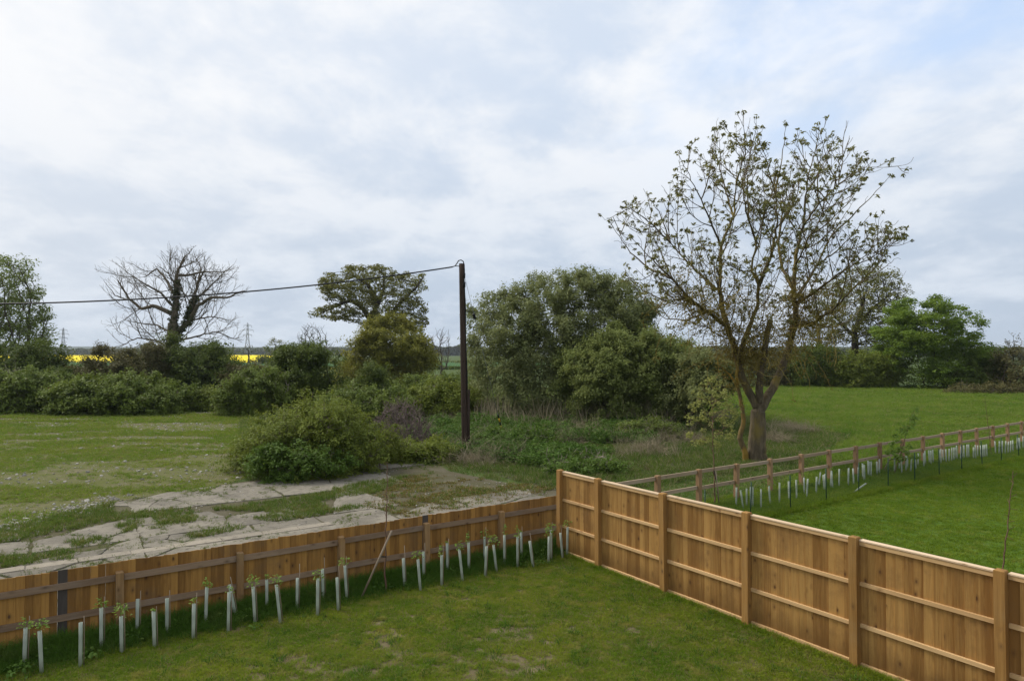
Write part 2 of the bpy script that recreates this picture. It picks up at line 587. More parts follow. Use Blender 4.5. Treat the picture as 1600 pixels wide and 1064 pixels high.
def tube_mat():
    m, t, b, o = new_mat('tube_plastic')
    tc = t.n('ShaderNodeTexCoord'); oi = t.n('ShaderNodeObjectInfo')
    n = t.noise(tc.outputs['Object'], 7, 4)
    f = t.math('ADD', t.math('MULTIPLY', n, 0.6), t.math('MULTIPLY', oi.outputs['Random'], 0.4))
    c = t.mix(f, (0.44, 0.49, 0.41), (0.62, 0.66, 0.57))
    sz = t.n('ShaderNodeSeparateXYZ'); t.l(tc.outputs['Object'], sz.inputs[0])
    dirt = t.math('SUBTRACT', 1.0, t.ramp(t.math('ADD', sz.outputs[2], t.math('MULTIPLY', n, -0.3)), -0.12, 0.16))
    c = t.mix(t.math('MULTIPLY', dirt, 0.6), c, (0.16, 0.17, 0.09))
    setcol(t, b, c)
    b.inputs['Roughness'].default_value = 0.45
    tr = t.n('ShaderNodeBsdfTranslucent'); t.l(c, tr.inputs[0])
    ms = t.n('ShaderNodeMixShader'); ms.inputs[0].default_value = 0.4
    t.l(b.outputs[0], ms.inputs[1]); t.l(tr.outputs[0], ms.inputs[2]); t.l(ms.outputs[0], o.inputs[0])
    return m


M['tube'] = tube_mat()
# bark
M['bark'] = bark_mat('grey_bark', (0.055, 0.045, 0.033), (0.12, 0.10, 0.075))
M['bark_ash'] = bark_mat('lichened_bark', (0.065, 0.05, 0.03), (0.14, 0.11, 0.068), (0.18, 0.135, 0.032), 0.46, 0.68, 2.2)
M['bark_orange'] = bark_mat('orange_lichen_bark', (0.085, 0.06, 0.03), (0.16, 0.115, 0.05), (0.24, 0.15, 0.025), 0.40, 0.58, 3.0)
M['bark_twig'] = bark_mat('lichen_twig', (0.19, 0.14, 0.035), (0.32, 0.24, 0.065))
M['bark_bare'] = bark_mat('ivy_tree_bark', (0.075, 0.06, 0.038), (0.15, 0.12, 0.08))
M['bark_dark'] = bark_mat('dark_bark', (0.03, 0.025, 0.018), (0.07, 0.058, 0.042))
M['bark_red'] = bark_mat('sapling_bark', (0.10, 0.055, 0.035), (0.17, 0.105, 0.07))
M['dead'] = bark_mat('dead_stalk', (0.17, 0.14, 0.11), (0.33, 0.28, 0.22))
M['dead_purple'] = bark_mat('dead_bramble', (0.10, 0.075, 0.065), (0.2, 0.155, 0.13))
# leaves
M['l_willow'] = leaf_mat('willow_leaf', (0.09, 0.115, 0.032), (0.27, 0.295, 0.12), 0.35)
M['l_willow2'] = leaf_mat('sallow_leaf', (0.105, 0.14, 0.03), (0.28, 0.32, 0.10), 0.35)
M['l_dark'] = leaf_mat('hedge_leaf', (0.05, 0.078, 0.013), (0.12, 0.16, 0.028), 0.3)
M['l_bramble'] = leaf_mat('bramble_leaf', (0.06, 0.092, 0.015), (0.19, 0.245, 0.045), 0.25, (0.12, 0.08, 0.035))
M['l_scrub'] = leaf_mat('scrub_leaf', (0.09, 0.125, 0.018), (0.21, 0.25, 0.04), 0.3, (0.13, 0.095, 0.05))
M['l_olive'] = leaf_mat('maple_leaf', (0.135, 0.145, 0.022), (0.265, 0.26, 0.045), 0.35)
M['l_oak'] = leaf_mat('oak_leaf', (0.095, 0.102, 0.02), (0.205, 0.205, 0.045), 0.3)
M['l_bright'] = leaf_mat('fresh_leaf', (0.085, 0.15, 0.016), (0.19, 0.265, 0.036), 0.35)
M['l_poplar'] = leaf_mat('poplar_leaf', (0.11, 0.15, 0.035), (0.21, 0.26, 0.07), 0.35)
M['l_ash'] = leaf_mat('ash_leaf', (0.11, 0.115, 0.035), (0.24, 0.235, 0.085), 0.4, (0.13, 0.08, 0.04))
M['l_ivy'] = leaf_mat('ivy_leaf', (0.035, 0.05, 0.012), (0.085, 0.095, 0.025), 0.15)
M['l_moss'] = leaf_mat('lichen_tuft', (0.13, 0.105, 0.022), (0.22, 0.18, 0.04), 0.3)
M['l_brown'] = leaf_mat('thorn_leaf', (0.085, 0.085, 0.03), (0.15, 0.135, 0.05), 0.25, (0.10, 0.07, 0.04))
M['l_sapling'] = leaf_mat('sapling_leaf', (0.11, 0.19, 0.03), (0.22, 0.32, 0.06), 0.4)
M['l_birch'] = leaf_mat('birch_leaf', (0.17, 0.19, 0.05), (0.30, 0.31, 0.09), 0.4)
M['l_far'] = leaf_mat('far_wood_leaf', (0.05, 0.06, 0.03), (0.10, 0.115, 0.05), 0.2, None, 0.02)
M['l_nettle'] = leaf_mat('nettle_leaf', (0.06, 0.115, 0.016), (0.13, 0.20, 0.035), 0.3)
# grass
M['g_lawn'] = grass_mat('lawn_blade', (0.10, 0.20, 0.012), (0.27, 0.32, 0.028), (0.36, 0.325, 0.075), 0.5, 0.75, 0.12)
M['g_mown'] = grass_mat('mown_blade', (0.11, 0.195, 0.013), (0.20, 0.27, 0.024), (0.27, 0.29, 0.05), 0.5, 0.5)
M['g_field'] = grass_mat('field_blade', (0.12, 0.21, 0.018), (0.20, 0.255, 0.03), (0.23, 0.22, 0.06), 0.5, 0.3, 0.15)
M['g_meadow'] = grass_mat('meadow_blade', (0.11, 0.20, 0.022), (0.20, 0.275, 0.036), (0.28, 0.285, 0.08), 0.5, 0.22, 0.06)
M['g_tall'] = grass_mat('long_grass_blade', (0.055, 0.125, 0.014), (0.09, 0.165, 0.022), (0.12, 0.17, 0.035), 0.3, 0.5)
M['g_rough'] = grass_mat('rough_blade', (0.075, 0.14, 0.02), (0.14, 0.185, 0.035), (0.18, 0.165, 0.07), 0.4, 0.45, 0.14, (0.28, 0.23, 0.13))
M['g_crack'] = grass_mat('crack_blade', (0.085, 0.15, 0.02), (0.145, 0.19, 0.035), (0.20, 0.17, 0.05), 0.3, 0.8, 0.12)
M['g_moss'] = grass_mat('moss_tuft', (0.16, 0.13, 0.028), (0.22, 0.15, 0.035), (0.12, 0.13, 0.03), 0.2, 0.8)
M['g_dead'] = grass_mat('dead_stalk_tuft', (0.22, 0.185, 0.115), (0.33, 0.28, 0.185), (0.16, 0.13, 0.085), 0.2, 0.7)
M['g_herb'] = grass_mat('herb_leaf', (0.05, 0.105, 0.014), (0.10, 0.175, 0.03), (0.14, 0.175, 0.045), 0.3, 0.5)

# ------------------------------------------------------------------ scatter of tufts (uncountable growth only)
def tuft(n, h, spread, w, lean=0.5, seed=0, mat=None):
    r = np.random.default_rng(seed)
    a = r.random(n) * 2 * math.pi
    rad = spread * np.sqrt(r.random(n))
    base = np.stack([np.cos(a) * rad, np.sin(a) * rad, np.zeros(n)], -1)
    hh = h * (0.55 + 0.6 * r.random(n))
    d = np.stack([np.cos(a + r.normal(0, 0.7, n)), np.sin(a + r.normal(0, 0.7, n)), np.zeros(n)], -1)
    ln = lean * (0.3 + r.random(n))
    mid = base + d * (hh * ln * 0.3)[:, None] + np.array([0, 0, 1]) * (hh * 0.6)[:, None]
    tip = base + d * (hh * ln)[:, None] + np.array([0, 0, 1]) * (hh * (1 - 0.25 * ln))[:, None]
    sa = r.random(n) * 2 * math.pi
    s = np.stack([np.cos(sa), np.sin(sa), np.zeros(n)], -1) * (w * 0.5)
    v = np.stack([base - s, base + s, mid - s * 0.8, mid + s * 0.8, tip], 1).reshape(-1, 3)
    k = np.arange(n)[:, None] * 5
    q = k + np.array([[0, 1, 3, 2]]); tr = k + np.array([[2, 3, 4]])
    me = mesh_np('tuft', v, [q, tr], attr={'rnd': np.repeat(r.random(n), 5)})
    me.materials.append(mat)
    return me


def herb(n, h, spread, leafl, seed=0, mat=None):
    r = np.random.default_rng(seed)
    a = r.random(n) * 2 * math.pi
    rad = spread * np.sqrt(r.random(n))
    z = h * (0.15 + 0.85 * r.random(n) ** 0.7) * (1 - 0.5 * (rad / spread) ** 2)
    c = np.stack([np.cos(a) * rad, np.sin(a) * rad, z], -1)
    ax = np.stack([np.cos(a + r.normal(0, 0.8, n)), np.sin(a + r.normal(0, 0.8, n)), r.normal(-0.1, 0.35, n)], -1)
    nr = np.stack([r.normal(0, 0.45, n), r.normal(0, 0.45, n), np.ones(n)], -1)
    v, f = leaf_quads(c, ax, norm(nr), leafl * (0.6 + 0.7 * r.random(n)), leafl * 0.55 * (0.6 + 0.6 * r.random(n)))
    me = mesh_np('herb', v, [f], attr={'rnd': np.repeat(r.random(n), 4)})
    me.materials.append(mat)
    return me


def scatter(name, pts, variants, scl, label=None, cat=None, zscl=None, parent=None, tilt=0.15):
    n = len(pts)
    r = np.random.default_rng(len(pts) + 3)
    me = mesh_np(name, pts, [])if False else bpy.data.meshes.new(name)
    me.vertices.add(n)
    me.vertices.foreach_set('co', np.ascontiguousarray(pts, np.float32).ravel())
    s = np.broadcast_to(np.asarray(scl, float), (n,)) if np.ndim(scl) < 2 else scl
    sv = np.stack([s, s, s * (zscl if zscl is not None else 1.0)], -1).astype(np.float32)
    a = me.attributes.new('scl', 'FLOAT_VECTOR', 'POINT'); a.data.foreach_set('vector', sv.ravel())
    rot = np.stack([r.normal(0, tilt, n), r.normal(0, tilt, n), r.random(n) * 6.283], -1).astype(np.float32)
    a = me.attributes.new('rot', 'FLOAT_VECTOR', 'POINT'); a.data.foreach_set('vector', rot.ravel())
    a = me.attributes.new('pick', 'INT', 'POINT'); a.data.foreach_set('value', r.integers(0, len(variants), n).astype(np.int32))
    o = obj(name, me, kind='stuff', label=label, cat=cat, parent=parent)
    ng = bpy.data.node_groups.new(name + '_growth', 'GeometryNodeTree')
    ng.interface.new_socket('Geometry', in_out='INPUT', socket_type='NodeSocketGeometry')
    ng.interface.new_socket('Geometry', in_out='OUTPUT', socket_type='NodeSocketGeometry')
    N = ng.nodes.new
    gi, go = N('NodeGroupInput'), N('NodeGroupOutput')
    join = N('GeometryNodeJoinGeometry')
    def named(nm, ty):
        x = N('GeometryNodeInputNamedAttribute'); x.data_type = ty; x.inputs['Name'].default_value = nm
        return [q for q in x.outputs if q.enabled][0]
    pk = named('pick', 'INT')
    for i, vm in enumerate(variants):
        src = bpy.data.objects.new('tuft_source', vm)      # never linked: only its mesh is read
        oi = N('GeometryNodeObjectInfo'); oi.inputs['Object'].default_value = src
        oi.inputs['As Instance'].default_value = True
        ip = N('GeometryNodeInstanceOnPoints')
        cmp = N('FunctionNodeCompare'); cmp.data_type = 'INT'; cmp.operation = 'EQUAL'
        ins = [q for q in cmp.inputs if q.enabled]
        ng.links.new(pk, ins[0]); ins[1].default_value = i
        ng.links.new(gi.outputs[0], ip.inputs['Points'])
        ng.links.new([q for q in cmp.outputs if q.enabled][0], ip.inputs['Selection'])
        ng.links.new(oi.outputs['Geometry'], ip.inputs['Instance'])
        e2r = N('FunctionNodeEulerToRotation')
        ng.links.new(named('rot', 'FLOAT_VECTOR'), e2r.inputs[0])
        ng.links.new(e2r.outputs[0], ip.inputs['Rotation'])
        ng.links.new(named('scl', 'FLOAT_VECTOR'), ip.inputs['Scale'])
        ng.links.new(ip.outputs[0], join.inputs[0])
    ng.links.new(join.outputs[0], go.inputs[0])
    md = o.modifiers.new('growth', 'NODES'); md.node_group = ng
    return o


def in_poly(x, y, poly):
    poly = np.asarray(poly, float)
    inside = np.zeros(len(x), bool)
    j = len(poly) - 1
    for i in range(len(poly)):
        xi, yi = poly[i]; xj, yj = poly[j]
        if yi != yj:
            c = ((yi > y) != (yj > y)) & (x < (xj - xi) * (y - yi) / (yj - yi) + xi)
            inside ^= c
        j = i
    return inside


def poly_dist(x, y, poly, keep=None):
    poly = np.asarray(poly, float)
    d = np.full(len(x), 1e9)
    for i in range(len(poly)):
        j = (i + 1) % len(poly)
        if keep is not None and not keep[i]:
            continue
        a, b = poly[i], poly[j]
        ab = b - a
        tt = np.clip(((x - a[0]) * ab[0] + (y - a[1]) * ab[1]) / max(1e-9, ab @ ab), 0, 1)
        d = np.minimum(d, np.hypot(x - a[0] - tt * ab[0], y - a[1] - tt * ab[1]))
    return d


def fill(poly, density, rng=RNG, in_view=True):
    """random ground points inside a polygon, in front of the camera with room to step aside"""
    poly = np.asarray(poly, float)
    lo, hi = poly.min(0), poly.max(0)
    n = int((hi - lo).prod() * density)
    x = rng.uniform(lo[0], hi[0], n); y = rng.uniform(lo[1], hi[1], n)
    k = in_poly(x, y, poly)
    if in_view:
        k &= (np.abs(x) < y * 0.78 + 2.0) & (y > 7.6)
    return x[k], y[k]


def xyz(x, y, z=0.0):
    return np.stack([x, y, np.broadcast_to(z, x.shape)], -1)


def sheet(name, poly, z, mat, grid=None, kind='structure', parent=None):
    """flat sheet as a filled polygon"""
    me = bpy.data.meshes.new(name)
    me.from_pydata([(p[0], p[1], z) for p in poly], [], [tuple(range(len(poly)))])
    me.update()
    if me.polygons[0].normal.z < 0:
        me.flip_normals()
    return obj(name, me, mat, kind=kind, parent=parent)


# ------------------------------------------------------------------ layout lines
ANG = math.radians(34.5)
U = np.array([math.cos(ANG), math.sin(ANG)])              # along the low fence, left to right
V = np.array([math.sin(ANG), -math.cos(ANG)])             # along the tall fence, corner towards the house
TCORNER = np.array([1.133, 15.50])                        # corner post of the tall fence
CORNER = np.array([1.233, 16.24])                         # where the low fence line passes behind it

# ------------------------------------------------------------------ ground sheets
def gpoly(pts):
    return [tuple(G(*p)[:2]) for p in pts]


S = 5000
sheet('ground', [(-S, -60), (S, -60), (S, S), (-S, S)], -0.016, M['ground'])
lawn_poly = [tuple(CORNER - U * 24 + V * 0), tuple(CORNER), tuple(TCORNER), tuple(TCORNER + V * 16), tuple(TCORNER + V * 16 - U * 24)]
sheet('garden_lawn', lawn_poly, 0.0, M['lawn'])
RF0 = CORNER + U * 0.6 - V * 0.25      # paddock rail fence line start
mown_poly = [tuple(TCORNER + U * 0.12 + V * 0.1), tuple(RF0 + V * 0.0), tuple(RF0 + U * 60), tuple(CORNER + U * 60 + V * 16), tuple(TCORNER + U * 0.12 + V * 16)]
sheet('mown_lawn', mown_poly, -0.004, M['mown'])
field_poly = gpoly([(-420, 900), (-420, 636), (-150, 640), (120, 640), (310, 640), (390, 632), (400, 655), (372, 690), (400, 740), (330, 765), (175, 790), (60, 830), (-160, 860)])
sheet('stony_field', field_poly, -0.008, M['field'])
meadow_poly = [tuple(RF0 + U * 7.5), tuple(RF0 + U * 75)] + [tuple(p) for p in np.array(gpoly([(1800, 604), (1500, 607), (1240, 605), (1130, 612), (1090, 640), (1225, 660), (1330, 682)]))]
sheet('meadow', meadow_poly, -0.012, M['meadow'])
scrub_poly = gpoly([(372, 700), (380, 640), (480, 600), (740, 600), (1090, 620), (1240, 660), (1290, 690), (1180, 735), (1020, 760), (880, 770), (760, 738), (680, 716), (600, 716), (440, 745)])
sheet('scrub_ground', scrub_poly, -0.010, M['scrub'])
# the old concrete apron beyond the low fence
apron_poly = [tuple(CORNER - U * 26 - V * 0.25), tuple(CORNER - U * 0.0 - V * 0.25)] + gpoly([(905, 752), (850, 760), (780, 752), (700, 735), (670, 716), (600, 714), (480, 738), (310, 762), (175, 784), (90, 800), (0, 826), (-160, 858)])
sheet('concrete_apron', apron_poly, -0.006, M['soil'])
bpy.data.objects['concrete_apron'].name = 'concrete_apron'
apron = bpy.data.objects['concrete_apron']

# ------------------------------------------------------------------ cracked concrete slabs (pieces of the apron)
def clip_half(poly, m, nrm):
    """keep the side where (p-m).nrm <= 0"""
    o = []
    for i in range(len(poly)):
        a, b = poly[i], poly[(i + 1) % len(poly)]
        da = (a[0] - m[0]) * nrm[0] + (a[1] - m[1]) * nrm[1]
        db = (b[0] - m[0]) * nrm[0] + (b[1] - m[1]) * nrm[1]
        if da <= 0:
            o.append(a)
        if da * db < 0:
            k = da / (da - db)
            o.append((a[0] + (b[0] - a[0]) * k, a[1] + (b[1] - a[1]) * k))
    return o


def px_of(x, y, z=0.0):
    """photo pixel of a ground point (used for laying out patches)"""
    dz = z - CH
    fwd = y * CP + dz * SP
    up = -y * SP + dz * CP
    return 800 + F * x / fwd, 532 - F * up / fwd


GREEN_PATCH = [  # grassed-over places on the apron, as photo outlines
    [(390, 812), (440, 802), (500, 800), (560, 788), (575, 793), (500, 806), (430, 816)],
    [(180, 822), (215, 812), (225, 820), (195, 834)],
    [(290, 836), (350, 824), (380, 826), (300, 846)],
    [(-40, 835), (60, 812), (150, 790), (178, 786), (178, 802), (240, 798), (300, 795), (250, 806), (150, 818), (60, 838), (-40, 858)],
    [(330, 797), (480, 775), (560, 755), (650, 742), (672, 748), (590, 770), (500, 783), (520, 800), (470, 806), (400, 800)],
    [(230, 808), (300, 800), (320, 812), (250, 826)],
    [(640, 782), (720, 760), (790, 765), (700, 790)],
    [(100, 848), (170, 838), (175, 846), (110, 858)],
    [(0, 870), (120, 862), (110, 876), (0, 888)],
]
BARE_PATCH = [(560, 790), (640, 742), (770, 745), (880, 760), (780, 785), (640, 808)]     # thin soil and moss over the concrete


def in_patches(x, y):
    px, py = px_of(x, y)
    k = np.zeros(len(px), bool)
    for g in GREEN_PATCH:
        k |= in_poly(px, py, g)
    return k


def slabs():
    r = np.random.default_rng(21)
    # bays poured along the fence line, each broken by its own cracks: finer to the left, larger to the right
    pts, owner = [], []
    ap = np.array(apron_poly)
    e1 = np.array([math.cos(ANG - 0.03), math.sin(ANG - 0.03)]); e2 = np.array([-e1[1], e1[0]])
    bw, bh = 4.2, 3.1
    o0 = np.array(CORNER) - e2 * 0.4
    bays = []
    for ia in range(-9, 3):
        for ib in range(0, 8):
            c = o0 + e1 * (ia + 0.5) * bw + e2 * (ib + 0.5) * bh
            if abs(c[0]) > c[1] * 0.82 + 3 or c[1] < 6:
                continue
            rect = [tuple(c + e1 * bw * a * 0.4965 + e2 * bh * b * 0.495) for a, b in ((-1, -1), (1, -1), (1, 1), (-1, 1))]
            px, py = px_of(*c)
            n_s = int(r.integers(13, 24)) if px < 320 else (int(r.integers(5, 10)) if px < 480 else int(r.integers(3, 6)))
            if py < 778:
                n_s = min(n_s, int(r.integers(5, 8)))
            for k in range(n_s):
                q = c + e1 * bw * r.uniform(-0.5, 0.5) + e2 * bh * r.uniform(-0.5, 0.5)
                pts.append(q); owner.append(len(bays))
            bays.append(rect)
    pts = np.array(pts); owner = np.array(owner)
    n = 0
    for i, c in enumerate(pts):
        if not in_poly(c[:1], c[1:], apron_poly)[0]:
            continue
        same = np.where((owner == owner[i]) & (np.arange(len(pts)) != i))[0]
        cell = bays[owner[i]]
        px, py = px_of(*c)
        gap = (0.024 if px < 320 else 0.014) * (0.4 + 1.2 * r.random())
        for j in same:
            e = pts[j] - c
            le = np.hypot(*e)
            m = c + e * (0.5 - gap / le)
            cell = clip_half(cell, m, e / le)
        if len(cell) < 3:
            continue
        cell = [p for p in cell]
        xs = np.array([p[0] for p in cell]); ys = np.array([p[1] for p in cell])
        if not in_poly(xs, ys, apron_poly).all():
            # at the broken edge of the apron each corner falls short where the concrete has gone
            sh = np.stack([xs, ys], -1)
            for q_ in range(len(sh)):
                for k_ in np.arange(1.0, 0.15, -0.05):
                    e_ = c + (np.array([xs[q_], ys[q_]]) - c) * k_
                    if in_poly(e_[:1], e_[1:], apron_poly)[0]:
                        break
                sh[q_] = e_
            xs, ys = sh[:, 0], sh[:, 1]
        q = np.array([c])
        if in_patches(q[:, 0], q[:, 1])[0] and r.random() < 0.8:
            continue
        if in_poly(np.array([px]), np.array([py]), BARE_PATCH)[0] and r.random() < 0.7:
            continue
        if 600 < px < 690 and py < 745 and r.random() < 0.25:
            continue
        # broken, uneven outline: cut each edge once or twice with a sideways jog
        ring = []
        for a in range(len(xs)):
            b = (a + 1) % len(xs)
            L = math.hypot(xs[b] - xs[a], ys[b] - ys[a])
            k = max(1, int(L / 0.10))
            for s in range(k):
                f = s / k
                jg = 0.16 * math.sin(math.pi * f) * (vnoise((xs[a] + xs[b]) * 3.1 + f * L * 1.6, (ys[a] + ys[b]) * 3.1, 3) - 0.5)
                jx = -(ys[b] - ys[a]) / L * jg + r.normal(0, 0.008); jy = (xs[b] - xs[a]) / L * jg + r.normal(0, 0.008)
                ring.append((xs[a] + (xs[b] - xs[a]) * f + jx - c[0], ys[a] + (ys[b] - ys[a]) * f + jy - c[1]))
        h = 0.014 + 0.014 * r.random()
        k = len(ring)
        v = [(x, y, 0) for x, y in ring] + [(x * 0.985, y * 0.985, h) for x, y in ring]
        f = [tuple(range(k, 2 * k))] + [(a, (a + 1) % k, k + (a + 1) % k, k + a) for a in range(k)]
        me = bpy.data.meshes.new('slab')
        me.from_pydata(v, [], f)
        me.update()
        if me.polygons[0].normal.z < 0:
            me.flip_normals()
        obj('slab', me, M['concrete'], parent=apron, loc=(c[0], c[1], -0.004), rot=(r.normal(0, 0.006), r.normal(0, 0.006), 0))
        n += 1
    return pts


SLAB_PTS = slabs()

# pale kerb strip that runs along behind the low fence
kerb0 = G(-60, 907)[:2]; kerb1 = G(470, 828)[:2]
kd = kerb1 - kerb0; kl = float(np.hypot(*kd)); kang = math.atan2(kd[1], kd[0])
kerb = obj('kerb_strip', None, loc=(kerb0[0], kerb0[1], 0), rot=(0, 0, kang), kind='structure')
s = 0.0
rk = np.random.default_rng(4)
while s < kl:
    L = 0.9 * (0.85 + 0.3 * rk.random())
    obj('kerb_stone', box_mesh(L - 0.012, 0.34, 0.032, 0.01), M['kerb'], kerb, (s + L / 2, 0.17 + rk.normal(0, 0.006), rk.normal(0, 0.004)), (0, 0, rk.normal(0, 0.006)))
    s += L

# ------------------------------------------------------------------ fences
def board_variants(w, h, t0, t1, n, seed, bow=0.0):
    """feather-edge boards: thick on one edge, thin on the other, ends not quite square"""
    r = np.random.default_rng(seed)
    out = []
    for i in range(n):
        ww = w * (1 + r.normal(0, 0.03)); hh = h + r.normal(0, 0.003); sk = r.normal(0, 0.003)
        x0, x1 = -ww / 2, ww / 2
        b = r.normal(0, bow)
        v = []
        for z, o in ((0, 0), (hh * 0.5, b), (hh, 0)):
            sh = sk if z == hh else 0
            v += [(x0, -t0 + o, z + sh), (x1, -t1 + o, z - sh), (x1, o, z - sh), (x0, o, z + sh)]
        f = [(0, 3, 2, 1), (8, 9, 10, 11)]
        for a in (0, 4):
            for k in range(4):
                j = (k + 1) % 4
                f.append((a + k, a + j, a + 4 + j, a + 4 + k))
        me = bpy.data.meshes.new('board'); me.from_pydata(v, [], f); me.update()
        out.append(me)
    return out


BAY = 1.83
# low fence: local x runs from the corner to the left, local y points away from the house
r = np.random.default_rng(5)
rot_low = ANG + math.pi                    # local +x = -U, local +y = towards the house
low = thing('board_fence', 'low brown board fence with two weathered rails along the concrete yard', 'fence', (CORNER[0], CORNER[1], 0), rot_low)
LEN_LOW = 20.0
POSTS_LOW = [BAY + BAY * k for k in range(10)]
for i, x in enumerate(POSTS_LOW):
    obj('post', box_mesh(0.11, 0.12, 1.0, 0.012), M['post_low'], low, (x, 0.05, 0), (r.normal(0, 0.008), r.normal(0, 0.008), r.normal(0, 0.03)))
ends = [-0.9] + POSTS_LOW
for a, b in zip(ends[:-1], ends[1:]):
    for z in (0.36, 0.845):
        rl = obj('rail', box_mesh(b - a - (0.112 if a > 1 else 0.13), 0.04, 0.095), M['rail_low'], low, ((a + b) / 2, 0.015, z + r.normal(0, 0.008)), (0, r.normal(0, 0.004), 0))
bl = board_variants(0.112, 1.105, 0.018, 0.008, 6, 8)
x = -0.6
grey_at = [3.62, 9.9]
while x < LEN_LOW:
    isgrey = any(abs(x - g) < 0.052 for g in grey_at)
    if isgrey:
        o = obj('board', box_mesh(0.125, 0.016, 1.115, 0.0, 'g'), M['board_grey'], low, (x, -0.012, 0.03))
        o['label'] = 'dark grey old board'
        x += 0.122
        continue
    o = obj('board', bl[r.integers(0, 6)], M['board_low'], low, (x, -0.008, 0.03 + r.normal(0, 0.004)), (0, r.normal(0, 0.003), -0.09 + r.normal(0, 0.015)))
    x += 0.104
gb_x = 0.06
while gb_x < LEN_LOW:
    obj('gravel_board', box_mesh(1.826, 0.022, 0.10), M['rail_low'], low, (gb_x + 0.915, -0.045, 0.0)); gb_x += BAY

# tall fence: local x runs from the corner towards the house, local y points away from the garden (+U)
rot_tall = math.atan2(V[1], V[0])
tall = thing('panel_fence', 'tall golden brown close board fence with pale rails and square posts', 'fence', (TCORNER[0], TCORNER[1], 0), rot_tall)
POSTS_TALL = [0.0, 1.294] + [1.294 + BAY * k for k in range(1, 8)]
HT = 1.81
for i, x in enumerate(POSTS_TALL):
    h = HT + 0.05
    obj('post', box_mesh(0.12, 0.12, h, 0.008), M['post_tall'], tall, (x, -0.06, 0), (r.normal(0, 0.004), r.normal(0, 0.004), 0))
bt = board_variants(0.140, HT - 0.045, 0.025, 0.009, 6, 12)
for a, b in zip(POSTS_TALL[:-1], POSTS_TALL[1:]):
    L = b - a - 0.124
    mid = (a + b) / 2
    dz = r.normal(0, 0.006)
    for z, hh in ((0.02, 0.055), (0.575, 0.055), (1.165, 0.055), (HT - 0.062, 0.058)):
        obj('rail', box_mesh(L, 0.042, hh, 0.004), M['rail_tall'], tall, (mid, -0.021, z + dz + r.normal(0, 0.003)), (0, r.normal(0, 0.0015), 0))
    obj('capping', box_mesh(L, 0.095, 0.02, 0.003), M['cap_tall'], tall, (mid, -0.003, HT + dz - 0.003))
    n = int(round((b - a - 0.10) / 0.120))
    st = (b - a - 0.10) / n
    for k in range(n):
        xx = a + 0.05 + st * (k + 0.5)
        obj('board', bt[r.integers(0, 6)], M['board_tall'], tall, (xx, 0.018, 0.03 + dz), (0, r.normal(0, 0.002), 0.085 + r.normal(0, 0.01)))

# paddock post and rail fence
FAR0 = G(1046, 800)[:2]
px_post = [(1046, 746), (1112, 733), (1175, 722), (1230, 712), (1278, 703), (1322, 694.5), (1362, 688.5), (1399, 683.5), (1432, 680.5), (1463, 677), (1492, 673.5), (1518, 671), (1542, 667.5), (1566, 664.5), (1588, 661.5)]
HP = 1.12
pp = np.array([G(px, py, HP)[:2] for px, py in px_post])
c0 = pp.mean(0); dd = pp - c0
ev = np.linalg.svd(dd)[2][0]
ev = ev if ev[0] > 0 else -ev
rail_ang = math.atan2(ev[1], ev[0])
along = dd @ ev
sp = np.polyfit(np.arange(len(along)), along, 1)[0]
start = c0 + ev * (along[0] - sp * 2)
paddock = thing('rail_fence', 'brown post and two rail paddock fence between mown lawn and meadow', 'fence', (start[0], start[1], 0), rail_ang)
npst = 22
for k in range(npst):
    obj('post', box_mesh(0.14, 0.12, HP + 0.0, 0.014), M['post_far'], paddock, (k * sp, 0, 0), (r.normal(0, 0.012), r.normal(0, 0.012), r.normal(0, 0.05)))
    if k < npst - 1:
        for z in (0.52, 0.98):
            obj('rail', box_mesh(sp + 0.02, 0.045, 0.10), M['rail_far'], paddock, ((k + 0.5) * sp, 0.022 + (0.003 if k % 2 else 0), z + r.normal(0, 0.01)), (0, r.normal(0, 0.004), 0))
print('PADDOCK', start, math.degrees(rail_ang), sp)

# ------------------------------------------------------------------ tree guards
def sprig(rng, n, h, spread, L, flat=0.4):
    a = rng.random(n) * 6.283
    z = h * rng.random(n) ** 0.8
    rad = spread * (0.3 + 0.7 * rng.random(n)) * (0.6 + 0.6 * (1 - z / max(h, 1e-3)))
    c = np.stack([np.cos(a) * rad, np.sin(a) * rad, z], -1)
    ax = np.stack([np.cos(a), np.sin(a), rng.normal(0, 0.4, n)], -1)
    nr = np.stack([rng.normal(0, flat, n), rng.normal(0, flat, n), np.ones(n)], -1)
    return leaf_quads(c, ax, norm(nr), L * (0.7 + 0.6 * rng.random(n)), L * 0.7 * (0.7 + 0.6 * rng.random(n)))


def tube_mesh(h, w=0.025):
    """thin-walled spiral guard, open at the top, slightly out of round"""
    k = 10
    a = np.arange(k) * 2 * math.pi / k
    rr = w * (1 + 0.06 * np.cos(2 * a))
    v = []
    for z in (0.0, h * 0.33, h * 0.66, h):
        s = 1.0 + 0.03 * math.sin(z * 23)
        v += [(rr[i] * s * math.cos(a[i]), rr[i] * s * math.sin(a[i]), z) for i in range(k)]
    v += [(0.88 * rr[i] * math.cos(a[i]), 0.88 * rr[i] * math.sin(a[i]), h) for i in range(k)]
    v += [(0.88 * rr[i] * math.cos(a[i]), 0.88 * rr[i] * math.sin(a[i]), h * 0.5) for i in range(k)]
    f = []
    for l in range(5):
        for i in range(k):
            j = (i + 1) % k
            f.append((l * k + i, l * k + j, (l + 1) * k + j, (l + 1) * k + i))
    me = mesh_np('tube', np.array(v), [np.array(f)], smooth=True)
    me.materials.append(M['tube'])
    return me


